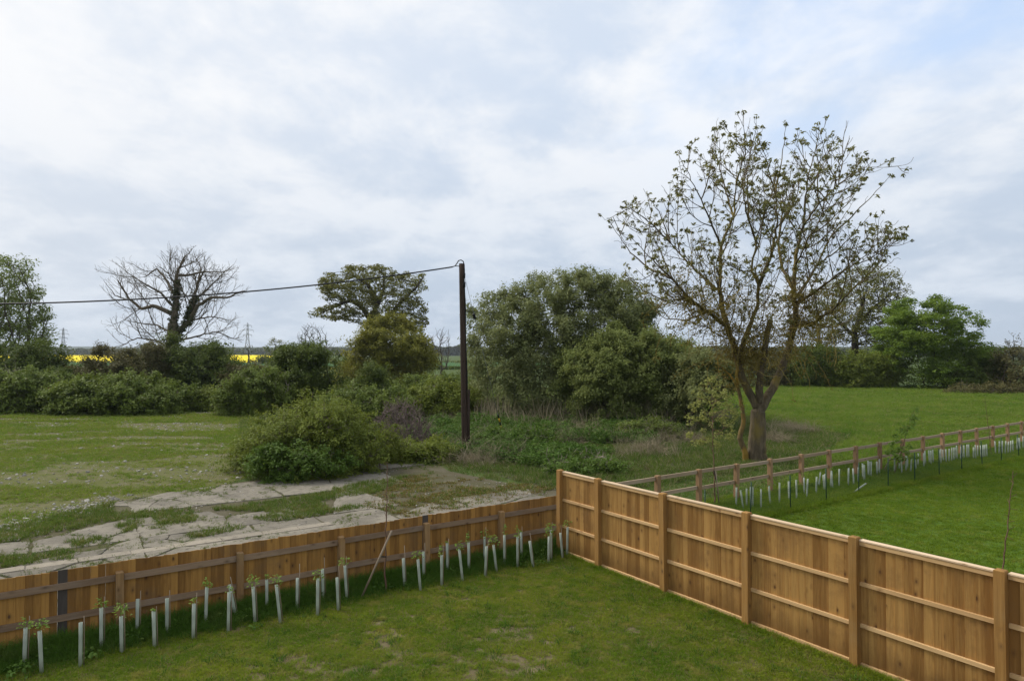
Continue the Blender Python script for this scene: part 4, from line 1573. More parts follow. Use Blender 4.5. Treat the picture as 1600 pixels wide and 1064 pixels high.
    if extra_leaf:
        nm, lm, pts_px, rad_c, ncl, per2, L2 = extra_leaf
        q = np.concatenate([P(np.array([a[0] for a in pts_px]), np.array([a[1] for a in pts_px]), depth)])
        q = resample(q, 0.4, rng, 0.05)
        cc = q[rng.integers(0, len(q), ncl)] + rng.normal(0, rad_c * 0.5, (ncl, 3))
        me = leaf_cloud(nm, cc - O, np.full(ncl, rad_c), per2, L2, 0.8, M[lm], rng)
        obj(nm, me, None, root)
        NTRI[0] += len(me.polygons) * 2
    return root, pos, pr, rad


# --- the big tree by the paddock fence
D = float(G(1183, 721)[1])
ash_poly = [(952, 345), (978, 326), (1002, 308), (1040, 322), (1052, 246), (1090, 222), (1122, 200), (1158, 192), (1172, 225), (1187, 285), (1214, 210), (1268, 196), (1294, 210), (1305, 268), (1376, 268), (1384, 298), (1325, 350), (1392, 388), (1388, 410), (1335, 445), (1285, 495), (1250, 545), (1200, 520), (1150, 545), (1080, 520), (1010, 470), (975, 430), (1000, 395), (960, 375)]
ash_limbs = [
    ([(1184, 724), (1183, 690), (1185, 660), (1186, 634)], None, 0, 0.43, 0.28),
    ([(1186, 640), (1170, 612), (1158, 585), (1150, 555, 0.2), (1138, 515, 0.3), (1128, 480, 0.5), (1124, 450, 0.4), (1127, 385, 0.2), (1146, 338, 0.3), (1152, 260, 0.6)], 0, 1, 0.19, 0.016),
    ([(1134, 508), (1104, 487, -0.8), (1076, 465, -1.6), (1050, 435, -2.2), (1025, 412, -2.6), (990, 375, -3)], 1, 0, 0.10, 0.011),
    ([(1118, 452), (1098, 432, 0.9), (1076, 412, 1.6), (1048, 380, 2.2), (1025, 345, 2.8)], 1, 0, 0.085, 0.011),
    ([(1152, 560), (1168, 520, -0.8), (1184, 478, -1.2), (1186, 446, -1.4), (1174, 424, -1.6), (1181, 376, -1.9), (1200, 320, -2.2)], 1, 0, 0.13, 0.011),
    ([(1186, 446, -1.4), (1205, 400, -2.2), (1215, 350, -2.8), (1212, 280, -2.8)], 4, 0, 0.09, 0.011),
    ([(1188, 640), (1204, 612, 0.3), (1218, 585, 0.6), (1232, 545, 0.8), (1243, 500, 1.0), (1240, 455, 1.1), (1244, 398, 1.0), (1256, 352, 0.9), (1262, 280, 0.7), (1275, 230, 0.6)], 0, 1, 0.20, 0.016),
    ([(1246, 462, 1.1), (1262, 440, 1.8), (1277, 414, 2.4), (1298, 370, 3.0), (1330, 320, 3.4)], 6, 0, 0.085, 0.011),
    ([(1240, 510, 1.0), (1268, 506, 0.3), (1302, 484, -0.6), (1336, 448, -1.4), (1372, 415, -2.0)], 6, 0, 0.085, 0.011),
    ([(1247, 474, 1.1), (1275, 455, 0.0), (1302, 434, -1.0), (1352, 400, -1.8), (1385, 385, -2.2)], 6, 0, 0.08, 0.011),
    ([(1240, 452, 1.1), (1222, 420, 2.0), (1215, 380, 2.8), (1225, 320, 3.4), (1240, 250, 3.6)], 6, 0, 0.09, 0.011),
    ([(1186, 636), (1187, 600, -0.3), (1193, 560, -0.5), (1204, 500, -0.6)], 0, 0, 0.17, 0.11),
    ([(1277, 414, 2.4), (1308, 392, 1.2), (1338, 362, 0.4), (1356, 340, 0.0)], 7, 0, 0.045, 0.011),
    ([(1240, 420, 1.1), (1262, 375, -1.4), (1292, 330, -2.4), (1310, 290, -2.8)], 6, 0, 0.05, 0.011),
    ([(1298, 370, 3.0), (1325, 345, 2.6), (1358, 312, 2.2), (1388, 278, 1.8)], 7, 0, 0.045, 0.011),
    ([(1256, 352, 0.9), (1280, 318, -0.2), (1315, 285, -1.0), (1350, 262, -1.6), (1380, 262, -2.0)], 6, 0, 0.05, 0.011),
    ([(1262, 300, 0.7), (1285, 262, 1.4), (1305, 215, 2.0)], 6, 0, 0.04, 0.011),
    ([(1336, 448, -1.4), (1370, 428, -0.4), (1395, 408, 0.4)], 8, 0, 0.04, 0.011),
    ([(1268, 506, 0.3), (1300, 512, 1.4), (1330, 500, 2.2), (1355, 470, 2.8)], 8, 0, 0.045, 0.011),
    ([(1127, 385, 0.2), (1108, 340, -0.8), (1085, 290, -1.6), (1062, 245, -2.2)], 1, 0, 0.055, 0.011),
    ([(1146, 338, 0.3), (1132, 290, 1.4), (1118, 240, 2.2), (1120, 196, 2.6)], 1, 0, 0.05, 0.011),
    ([(1150, 290, 0.5), (1165, 240, -0.4), (1162, 190, -0.8)], 1, 0, 0.045, 0.011),
    ([(1050, 435, -2.2), (1015, 420, -1.4), (985, 395, -0.8), (955, 350, -0.2)], 2, 0, 0.05, 0.011),
    ([(1048, 380, 2.2), (1018, 350, 1.2), (985, 325, 0.6), (950, 342, 0.2)], 3, 0, 0.045, 0.011),
    ([(1048, 380, 2.2), (1030, 330, 2.8), (1008, 300, 3.0)], 3, 0, 0.04, 0.011),
    ([(1076, 465, -1.6), (1040, 470, -2.6), (1005, 455, -3.2), (980, 432, -3.6)], 2, 0, 0.05, 0.011),
    ([(1212, 300, -2.8), (1222, 250, -2.2), (1228, 200, -1.8)], 5, 0, 0.04, 0.011),
    ([(1181, 376, -1.9), (1165, 330, -3.0), (1160, 280, -3.6), (1175, 232, -3.8)], 4, 0, 0.05, 0.011),
    ([(1104, 487, -0.8), (1075, 500, 0.6), (1040, 498, 1.6), (1010, 475, 2.4)], 2, 0, 0.05, 0.011),
]
ash_root, apos, apar, arad = plant('ash_tree', 'tall spreading tree with bare lichened branches and small opening leaf tufts beside paddock fence', 'tree', ash_poly, D, 4.6, 'l_ash', 'bark_ash',
      clumps=1, rc=0.11, per=9, L=0.165, wr=0.38, limbs=ash_limbs, attr=4600, step=0.23, dkill=0.36, tip_r=0.0082, seed=11, tips='only', tipfrac=0.55, rnd=4.5,
      bias=(0, 0, 0.22), jit=0.13, iters=32, shell=0.25, twigs=0, expo=2.5, nspread=0.9, inertia=1.0, dinf=1.8, fractal=dict(skip=(0, 11), lens=(2.7, 1.15, 0.5), gaps=(0.34, 0.30, 0.24), up=0.045))
O_ash = np.array(ash_root.location)
# drooping lichened shoots low in the crown, and the olive haze of small leaves on them
rg = np.random.default_rng(77)
mb_p, mb_par = [], []
starts = np.where((arad > 0.045) & (apos[:, 2] > 3.9) & (apos[:, 2] < 7.0))[0]
tipsL = []
for k in range(430):
    s_ = apos[rg.choice(starts)]
    d = norm(np.array([rg.normal(0, 1), rg.normal(0, 1), rg.normal(0.1, 0.5)]))
    i_prev = len(mb_p); mb_p.append(s_); mb_par.append(-1)
    L_ = rg.uniform(0.5, 1.0) * rg.choice([1, 1, 1.6, 2.2])
    ns = 8
    for q in range(ns):
        d = norm(d + rg.normal(0, 0.22, 3) + np.array([0, 0, -0.10 - 0.03 * q]) * (1 if k % 3 else -0.6))
        mb_p.append(mb_p[-1] + d * L_ / ns * 1.5); mb_par.append(len(mb_p) - 2)
        if rg.random() < 0.5:
            tipsL.append(mb_p[-1])
mp, mpa = np.array(mb_p), np.array(mb_par)
rr_ = skeleton(mp, mpa, 0.009)
rr_[:] = np.maximum(rr_, 0.011)
obj('drooping_shoots', skel_mesh('drooping_shoots', mp - O_ash, mpa, rr_, M['bark_twig']), None, ash_root)
tl = np.array(tipsL)
obj('lichen_leaves', leaf_cloud('lichen_leaves', tl - O_ash, np.full(len(tl), 0.2), 7, 0.10, 0.5, M['l_moss'], rg), None, ash_root)

# slender second stem beside it
D2 = float(G(1165, 722)[1])
plant('lichened_tree', 'slender leaning tree with orange lichened trunk close beside the tall tree', 'tree', [(1120, 600), (1110, 540), (1150, 505), (1190, 540), (1195, 590), (1160, 610)], D2 + 0.1, 1.2, 'l_moss', 'bark_orange',
      clumps=40, rc=0.3, per=14, L=0.10, limbs=[([(1167, 724), (1162, 700), (1156, 684), (1162, 655), (1158, 630), (1153, 605), (1152, 580), (1146, 545)], None, 0, 0.135, 0.05), ([(1153, 605), (1140, 585), (1122, 570)], 0, 0, 0.06, 0.02)],
      attr=160, step=0.25, tip_r=0.01, seed=12, tips=True, droop=0.3)

# --- willow scrub in the middle
plant('willow_bush', 'large rounded grey green willow bush behind the utility pole', 'bush', [(738, 648), (733, 600), (733, 520), (738, 488), (762, 460), (800, 456), (828, 438), (860, 428), (890, 420), (935, 424), (985, 448), (1015, 478), (1022, 560), (1022, 648)], 50.0, 6.0,
      'l_willow', 'bark', clumps=1100, rc=0.50, per=78, L=0.20, wr=0.42, stems=[760, 800, 850, 900, 950, 990], tip_r=0.014, seed=21, lobes=0, sprout=0.32, rnd=4.2, surf=0.35, droop=0.1, tips=True, twigs=0, front=0.65)
plant('willow_bush', 'lower lighter green willow bush spreading in front of the larger one', 'bush', [(880, 655), (872, 600), (872, 570), (888, 538), (925, 522), (960, 508), (1005, 514), (1050, 528), (1080, 555), (1095, 600), (1085, 655)], 44.5, 4.2,
      'l_willow2', 'bark', clumps=650, rc=0.40, per=78, L=0.18, wr=0.42, stems=[900, 950, 1000, 1050], tip_r=0.012, seed=22, lobes=0, sprout=0.28, rnd=2.8, surf=0.35, tips=True, front=0.65)
plant('shrub', 'dark shaded shrub between the willow bush and the tall tree', 'bush', [(1040, 648), (1045, 590), (1075, 555), (1120, 550), (1150, 570), (1155, 640)], 40.0, 2.2,
      'l_willow', 'bark_dark', clumps=150, rc=0.45, per=80, L=0.17, stems=[1070, 1110], seed=23, lobes=14, sprout=0.3, rnd=1.4, surf=0.4)

# --- scrub mound by the concrete
plant('scrub_mound', 'rounded mound of leafy twiggy scrub at the edge of the concrete', 'bush', [(364, 724), (380, 702), (396, 692), (412, 668), (440, 660), (460, 642), (488, 648), (514, 636), (546, 652), (566, 672), (590, 680), (612, 702), (600, 716), (540, 730), (430, 742)], 27.0, 2.5,
      'l_scrub', 'dead_purple', clumps=210, rc=0.34, per=72, L=0.088, wr=0.55, stems=[420, 450, 480, 510, 540, 570, 600], tip_r=0.008, seed=31, lobes=0, sprout=0.34, rnd=2.6, surf=0.35, tips=True, front=0.7, step=0.22, twigs=5, twig_len=0.75)
plant('bramble_patch', 'low bright green leafy growth at the foot of the scrub mound', 'bush', [(392, 735), (400, 700), (440, 690), (490, 692), (540, 705), (560, 725), (500, 742), (420, 748)], 24.6, 0.9,
      'l_nettle', 'dead', clumps=170, rc=0.22, per=60, L=0.10, wr=0.6, stems=[430, 470, 510, 540], tip_r=0.006, seed=32, rnd=0.6, surf=0.4, step=0.15)

# --- left hand side
plant('poplar_tree', 'half leafed pale green tree rising behind the dark shrubs', 'tree', [(-90, 560), (-95, 470), (-60, 425), (-20, 405), (15, 408), (38, 422), (50, 448), (56, 478), (64, 505), (62, 545), (30, 560)], 78.0, 5.5,
      'l_poplar', 'bark', clumps=300, rc=0.75, per=34, L=0.30, stems=[-30, 10, 35], attr=1500, step=0.5, inertia=0.6, tip_r=0.02, seed=41, tips='only', tipfrac=0.75, rnd=4, bias=(0, 0, 0.3), twigs=1, twig_len=1.2)
plant('shrub', 'dark green shrub mass under the half leafed pale tree', 'bush', [(-80, 620), (-80, 545), (-20, 535), (40, 538), (80, 548), (105, 565), (112, 600), (100, 620)], 68.0, 3.5,
      'l_dark', 'bark_dark', clumps=260, rc=0.8, per=80, L=0.27, stems=[-40, 0, 50, 90], seed=42, lobes=40, sprout=0.3, rnd=2.5, surf=0.35)
plant('bramble_bank', 'long bramble bank edging the stony field, with bare twigs on top', 'bush', [(-110, 646), (-110, 595), (-40, 588), (20, 584), (45, 574), (75, 578), (105, 594), (115, 646)], 53.0, 2.8,
      'l_bramble', 'dead', clumps=330, rc=0.5, per=95, L=0.19, wr=0.65, stems=[-60, -20, 20, 60, 95], seed=43, lobes=0, sprout=0.15, rnd=1.6, surf=0.35, twigs=2, twig_len=0.8, tip_r=0.01)
plant('bramble_bank', 'low rounded green bramble bank at the far edge of the stony field', 'bush', [(95, 646), (98, 600), (130, 592), (185, 592), (200, 580), (225, 582), (245, 596), (280, 606), (308, 628), (305, 644)], 51.5, 2.8,
      'l_bramble', 'dead', clumps=400, rc=0.48, per=100, L=0.18, wr=0.65, stems=[120, 160, 200, 240, 280], seed=44, lobes=0, sprout=0.1, rnd=1.5, surf=0.33, tip_r=0.01)
plant('shrub', 'small dark thorn shrub in front of the yellow field', 'bush', [(122, 610), (125, 568), (145, 545), (165, 540), (190, 548), (205, 565), (215, 612)], 66.0, 2.2,
      'l_brown', 'bark_dark', clumps=130, rc=0.55, per=70, L=0.22, stems=[145, 175], seed=45, lobes=12, sprout=0.5, rnd=1.8, surf=0.4, twigs=1)
bare_limbs = [
    ([(266, 602), (266, 560), (268, 535), (271, 505)], None, 0, 0.8, 0.65),
    ([(271, 505), (276, 470), (275, 440), (279, 420), (290, 400, 1)], 0, 0, 0.45, 0.1),
    ([(268, 525), (285, 512), (297, 500), (303, 470), (308, 445), (318, 425, -1)], 0, 0, 0.4, 0.1),
    ([(272, 492), (255, 484), (238, 478), (220, 482, 1), (200, 465, 1.5), (185, 440, 2)], 0, 0, 0.34, 0.09),
    ([(297, 500), (308, 478, -1), (330, 465, -2), (355, 465, -2.5), (380, 455, -3)], 2, 0, 0.32, 0.08),
    ([(276, 470), (262, 440, 2), (245, 420, 3), (228, 432, 3.5)], 1, 0, 0.26, 0.07),
    ([(275, 430), (295, 430, 1), (320, 425, 1), (345, 425, 1)], 1, 0, 0.22, 0.05),
    ([(267, 545), (245, 532, -2), (215, 528, -3), (185, 542, -3)], 0, 0, 0.16, 0.04),
    ([(270, 535), (305, 526, 2), (340, 518, 3), (366, 530, 3)], 0, 0, 0.16, 0.04),
    ([(273, 482), (252, 458, -2), (220, 440, -3), (192, 420, -3.5)], 1, 0, 0.2, 0.04),
    ([(303, 470), (328, 448, 2), (348, 428, 3), (362, 416, 3)], 2, 0, 0.18, 0.04),
    ([(276, 450), (264, 428, -2), (248, 416, -3)], 1, 0, 0.14, 0.04),
    ([(308, 445), (314, 420, 2), (304, 398, 3)], 2, 0, 0.14, 0.04),
    ([(268, 520), (245, 508, 3), (220, 505, 4), (195, 500, 4.5)], 0, 0, 0.18, 0.04),
    ([(297, 500), (330, 495, 3), (358, 500, 4)], 2, 0, 0.16, 0.04),
    ([(205, 470, 1.5), (180, 462, 2), (163, 440, 2.4)], 3, 0, 0.1, 0.03),
    ([(276, 425), (290, 405, -2), (300, 390, -2)], 1, 0, 0.12, 0.03),
]
plant('ivy_clad_tree', 'broad bare branched tree with thick ivy clad trunk beyond the brambles', 'tree',
      [(168, 548), (190, 528), (180, 505), (198, 490), (172, 476), (160, 432), (172, 412), (200, 406), (218, 412), (238, 430), (260, 418), (268, 394), (282, 388), (306, 392), (322, 402), (334, 424), (362, 412), (374, 440), (395, 455), (386, 478), (352, 484), (374, 512), (362, 545), (320, 556), (230, 556)], 90.0, 7.0,
      None, 'bark_bare', clumps=1, limbs=bare_limbs, attr=2000, step=0.55, dkill=0.8, tip_r=0.0145, seed=46, rnd=6, bias=(0, 0, 0.3), twigs=0, jit=0.2, fractal=dict(skip=(0,), sc=2.4, lens=(2.7, 1.25, 0.55), gaps=(0.27, 0.24, 0.19), up=0.05, wob=0.11, first=0.12),
      extra_leaf=('ivy', 'l_ivy', [(266, 590), (268, 540), (274, 490), (277, 440), (270, 520), (297, 500), (304, 465), (268, 560)], 0.42, 300, 22, 0.25))
plant('hedge_bush', 'dense dark green hedge bush round the foot of the ivy clad tree', 'bush', [(208, 612), (210, 565), (235, 545), (290, 540), (340, 543), (365, 565), (366, 600), (355, 614)], 76.0, 3.5,
      'l_dark', 'bark_dark', clumps=300, rc=0.85, per=85, L=0.27, stems=[230, 270, 310, 345], seed=47, lobes=40, sprout=0.3, rnd=2.6, surf=0.35)
plant('hedge_bush', 'brown tinged dense hedge bush joining the dark one beneath the ivy clad tree', 'bush', [(200, 606), (212, 556), (232, 532), (258, 540), (262, 600)], 73.0, 2.0,
      'l_brown', 'bark_dark', clumps=120, rc=0.6, per=60, L=0.24, stems=[225, 245], seed=48, rnd=2.0)
plant('shrub', 'dark low shrub between the bramble bank and the scrub mound', 'bush', [(352, 645), (345, 615), (370, 588), (405, 572), (440, 580), (455, 605), (448, 640), (400, 646)], 50.0, 2.0,
      'l_bramble', 'dead', clumps=210, rc=0.45, per=90, L=0.17, stems=[375, 410, 435], seed=49, lobes=0, sprout=0.2, rnd=1.5, surf=0.35, twigs=1)
plant('shrub', 'dark upright thicket shrub left of the olive bush', 'bush', [(430, 632), (430, 575), (448, 548), (480, 540), (520, 540), (534, 565), (540, 625)], 55.0, 2.6,
      'l_dark', 'bark_dark', clumps=260, rc=0.55, per=90, L=0.19, stems=[450, 490, 520], seed=50, lobes=20, sprout=0.4, rnd=1.8, surf=0.35)
plant('shrub', 'pale green round shrub beyond the dark thicket', 'bush', [(430, 590), (436, 552), (460, 538), (492, 545), (500, 590)], 92.0, 2.5,
      'l_poplar', 'bark', clumps=100, rc=0.8, per=60, L=0.3, stems=[450, 480], seed=51, rnd=2.0)
plant('shrub', 'low straggling green shrub filling the gap beside the bramble bank', 'bush', [(292, 645), (298, 622), (320, 606), (345, 602), (365, 618), (368, 645)], 54.0, 1.6,
      'l_scrub', 'dead', clumps=110, rc=0.4, per=60, L=0.17, stems=[315, 345], seed=56, rnd=1.2, surf=0.4, twigs=1)
plant('hedge_bush', 'low hedge bush in front of the yellow field', 'bush', [(100, 618), (105, 575), (130, 566), (190, 568), (222, 575), (225, 618)], 72.0, 2.0,
      'l_dark', 'bark_dark', clumps=150, rc=0.6, per=60, L=0.25, stems=[130, 170, 205], seed=57, rnd=1.8, surf=0.4)
plant('hedge_bush', 'low hedge bush right of the ivy clad tree', 'bush', [(350, 618), (352, 578), (380, 566), (430, 570), (445, 580), (445, 618)], 74.0, 2.0,
      'l_brown', 'bark_dark', clumps=150, rc=0.6, per=60, L=0.25, stems=[370, 400, 430], seed=58, rnd=1.6, surf=0.4, twigs=1)
oak_limbs = [
    ([(592, 600), (590, 545), (586, 505), (580, 492)], None, 0, 0.95, 0.8),
    ([(580, 500), (565, 480), (548, 470), (525, 478, 1), (500, 490, 2)], 0, 0, 0.45, 0.1),
    ([(584, 498), (588, 470), (575, 445), (555, 432, 2), (530, 440, 3)], 0, 0, 0.5, 0.1),
    ([(588, 480), (600, 450), (600, 430), (590, 420)], 2, 0, 0.4, 0.1),
    ([(586, 510), (612, 490), (628, 470, -1), (650, 450, -2), (660, 435, -2)], 0, 0, 0.5, 0.1),
    ([(612, 490), (640, 490, 1), (660, 500, 2)], 4, 0, 0.3, 0.09),
]
plant('oak_tree', 'broad flat topped oak in olive young leaf standing behind the pole', 'tree',
      [(487, 495), (492, 485), (515, 470), (500, 450), (510, 430), (545, 418), (590, 415), (625, 425), (660, 430), (668, 445), (650, 465), (665, 480), (670, 500), (655, 520), (600, 520), (570, 515), (545, 500), (515, 500)], 104.0, 7.0,
      'l_oak', 'bark_dark', clumps=420, limbs=oak_limbs, attr=1700, step=0.65, dkill=0.95, tip_r=0.028, seed=52, shoots=0, tips=True, rc=0.75, per=34, L=0.34, rnd=5, squash=0.45, bias=(0, 0, 0.1), jit=0.2, inertia=0.6, dinf=6.0)
plant('maple_bush', 'big olive yellow field maple bush in front of the oak', 'bush', [(520, 620), (525, 565), (548, 535), (560, 512), (590, 492), (615, 490), (645, 505), (672, 530), (688, 565), (700, 620)], 76.0, 4.2,
      'l_olive', 'bark', clumps=330, rc=0.75, per=80, L=0.27, stems=[560, 610, 650], seed=53, lobes=40, sprout=0.3, rnd=3.0, surf=0.35, tips=True)
plant('shrub', 'dark pointed ivy shrub in front of the olive bush', 'bush', [(548, 622), (560, 590), (578, 562), (592, 566), (606, 590), (615, 622)], 58.0, 1.6,
      'l_dark', 'bark_dark', clumps=130, rc=0.45, per=80, L=0.17, stems=[575, 590], seed=54, rnd=1.3)
for i, (pl_, dep, lb, mt) in enumerate([
        ([(480, 662), (500, 622), (540, 606), (600, 604), (640, 612), (650, 650), (600, 668)], 44.0, 'pale green bramble hump behind the scrub mound', 'l_bramble'),
        ([(610, 650), (640, 606), (680, 596), (720, 600), (745, 615), (750, 655), (700, 664)], 47.0, 'light green bramble hump left of the utility pole', 'l_scrub'),
        ([(520, 612), (560, 590), (600, 596), (640, 588), (700, 582), (735, 590), (740, 620)], 62.0, 'low bramble sprawl at the foot of the olive bush', 'l_bramble')]):
    plant('bramble_hump', lb, 'bush', pl_, dep, 2.2, mt, 'dead', clumps=240, rc=0.42, per=85, L=0.17, wr=0.6, stems=[pl_[0][0] + 40, pl_[3][0]], seed=60 + i, rnd=1.2, surf=0.35, twigs=1, tip_r=0.008)
for i, (pl_, dep, lb, mt) in enumerate([
        ([(570, 716), (600, 698), (632, 686), (655, 692), (690, 684), (716, 704), (690, 716)], 29.0, 'straggling bramble clump between the scrub mound and the pole', 'l_scrub'),
        ([(735, 700), (745, 680), (790, 672), (850, 675), (870, 692), (840, 708)], 33.0, 'low leafy herb clump just right of the utility pole', 'l_nettle'),
        ([(850, 742), (862, 722), (900, 714), (950, 718), (975, 735), (900, 745)], 26.5, 'bright low herb clump before the willow bushes', 'l_nettle'),
        ([(960, 690), (975, 662), (1030, 655), (1060, 668), (1060, 690)], 36.0, 'low tangled bramble clump at the foot of the lighter willow', 'l_bramble')]):
    plant('bramble_clump', lb, 'bush', pl_, dep, 1.3, mt, 'dead', clumps=150, rc=0.26, per=60, L=0.11, wr=0.6, stems=[pl_[1][0], pl_[3][0]], seed=160 + i, rnd=0.9, surf=0.4, twigs=2, twig_len=0.5, tip_r=0.006, sprout=0.2)
plant('bare_shrub', 'leafless grey twiggy shrub between the olive bush and pole', 'bush', [(672, 570), (670, 530), (685, 515), (700, 520), (706, 545), (702, 580)], 88.0, 1.6,
      None, 'bark', clumps=1, stems=[690], attr=260, step=0.4, tip_r=0.016, seed=64, twigs=2, twig_len=1.0, bias=(0, 0, 0.4))
plant('dead_bramble', 'tangled dead purple brown bramble stems beside the scrub mound', 'bush', [(570, 690), (585, 655), (605, 632), (640, 630), (665, 655), (690, 690)], 31.0, 1.3,
      None, 'dead_purple', clumps=1, stems=[600, 620, 640, 655], attr=650, step=0.14, tip_r=0.009, seed=65, twigs=3, twig_len=0.5, bias=(0.1, 0, 0.05), jit=0.3)

# --- distant trees seen through the gap
plant('field_tree', 'small distant round oak beside the yellow field', 'tree', [(412, 562), (414, 540), (424, 527), (436, 526), (446, 536), (448, 548), (440, 562)], 250.0, 4.0,
      'l_oak', 'bark_dark', clumps=1, limbs=[([(431, 566), (431, 555), (430, 546)], None, 0, 0.5, 0.4)], attr=200, step=1.0, tip_r=0.05, seed=71, tips='only', rc=1.0, per=22, L=0.6, rnd=3)
plant('field_tree', 'distant leafless grey tree beside the oak', 'tree', [(462, 560), (464, 525), (478, 510), (498, 508), (512, 520), (520, 560)], 165.0, 5.0,
      None, 'bark', clumps=1, stems=[485, 500], attr=420, step=0.9, tip_r=0.03, seed=72, twigs=2, twig_len=1.8, bias=(0, 0, 0.5))
plant('field_tree', 'distant slim tree standing before the yellow field', 'tree', [(374, 556), (380, 540), (393, 538), (400, 548), (398, 556)], 290.0, 3.5,
      'l_far', 'bark_dark', clumps=1, limbs=[([(389, 568), (389, 558), (388, 548)], None, 0, 0.4, 0.3)], attr=120, step=1.0, tip_r=0.05, seed=73, tips='only', rc=0.9, per=12, L=0.5, rnd=3)
plant('field_tree', 'distant dark bush beside the small round oak', 'tree', [(402, 565), (403, 556), (412, 553), (420, 558), (420, 566)], 260.0, 2.5,
      'l_dark', 'bark_dark', clumps=40, rc=1.0, per=30, L=0.6, seed=74, rnd=1.5)

# --- right hand side
bt_poly = [(1382, 560), (1378, 520), (1385, 495), (1410, 475), (1440, 466), (1470, 470), (1500, 480), (1520, 490), (1528, 512), (1515, 530), (1538, 548), (1545, 580), (1530, 612), (1400, 612), (1395, 580)]
plant('hawthorn_tree', 'bright fresh green tree standing in the hedge across the meadow', 'tree', bt_poly, 84.0, 5.2,
      'l_bright', 'bark_dark', shoots=0, clumps=700, rc=0.85, per=44, L=0.26, stems=[1440, 1465, 1490], seed=81, lobes=70, sprout=0.4, rnd=3.6, surf=0.4, squash=0.38, tips=False, front=0.6)
plant('oak_tree', 'tall oak in thin olive leaf behind the tall tree', 'tree', [(1275, 545), (1278, 480), (1295, 445), (1325, 428), (1360, 424), (1392, 432), (1408, 460), (1405, 500), (1395, 545)], 96.0, 6.0,
      'l_oak', 'bark_dark', clumps=1, limbs=[([(1336, 604), (1337, 560), (1335, 520), (1345, 490), (1350, 465)], None, 0, 0.7, 0.25), ([(1335, 525), (1310, 500, 1), (1295, 485, 2)], 0, 0, 0.3, 0.1), ([(1337, 510), (1365, 480, -1), (1385, 465, -2)], 0, 0, 0.3, 0.1)],
      attr=2000, step=0.5, dkill=0.75, inertia=0.7, tip_r=0.018, seed=82, tips='only', tipfrac=0.9, rc=0.5, per=15, L=0.3, rnd=5, bias=(0, 0, 0.25), twigs=1, twig_len=1.2)
plant('field_tree', 'bare slender tree crowding behind the thin leaved oak', 'tree', [(1245, 560), (1250, 490), (1270, 470), (1300, 480), (1310, 560)], 108.0, 4.0,
      'l_brown', 'bark', clumps=1, stems=[1282], attr=420, step=0.7, tip_r=0.022, seed=83, twigs=2, twig_len=1.5, bias=(0, 0, 0.45), tips='only', tipfrac=0.25, rc=0.5, per=8, L=0.3)
for i, (pl_, dep, lb, mt, bk) in enumerate([
        ([(1228, 612), (1228, 562), (1245, 542), (1285, 538), (1310, 552), (1315, 612)], 88.0, 'green hedge section right of the tall tree trunk, across the meadow', 'l_dark', 'bark_dark'),
        ([(1300, 612), (1302, 562), (1325, 548), (1365, 550), (1392, 565), (1398, 614)], 86.0, 'leafy twiggy hedge section beneath the thin leaved oak', 'l_scrub', 'bark_dark'),
        ([(1085, 622), (1090, 570), (1120, 552), (1170, 548), (1235, 556), (1240, 612)], 90.0, 'shaded hedge section behind the tall tree trunk', 'l_brown', 'bark_dark'),
        ([(1480, 616), (1490, 585), (1520, 562), (1550, 560), (1570, 575), (1575, 618)], 80.0, 'dark hedge section at the foot of the bright green tree', 'l_dark', 'bark_dark'),
        ([(1552, 620), (1556, 572), (1575, 545), (1610, 535), (1680, 530), (1700, 622)], 76.0, 'twiggy brown green hedge section at the meadow corner', 'l_brown', 'bark')]):
    plant('hedge', lb, 'hedge', pl_, dep, 3.0, mt, bk, clumps=230, rc=0.75, per=75, L=0.27, stems=[pl_[0][0] + 15, pl_[-1][0] - 15], seed=90 + i, rnd=2.2, surf=0.35, twigs=2 if mt == 'l_brown' else 0, twig_len=1.0)
plant('field_tree', 'thin bare tree top poking above the meadow corner hedge', 'tree', [(1565, 560), (1570, 530), (1580, 520), (1592, 528), (1600, 560)], 82.0, 1.6,
      'l_brown', 'bark', clumps=1, stems=[1580], attr=160, step=0.4, tip_r=0.016, seed=96, twigs=1, twig_len=0.9, tips='only', tipfrac=0.5, rc=0.4, per=8, L=0.22, bias=(0, 0, 0.5))
plant('bramble_fringe', 'low dry bramble fringe along the foot of the right hedge', 'bush', [(1470, 620), (1480, 602), (1540, 598), (1620, 600), (1700, 604), (1700, 626)], 72.0, 1.2,
      'l_brown', 'dead_purple', clumps=140, rc=0.4, per=60, L=0.2, stems=[1500, 1560, 1620, 1660], seed=97, rnd=0.8, twigs=2)

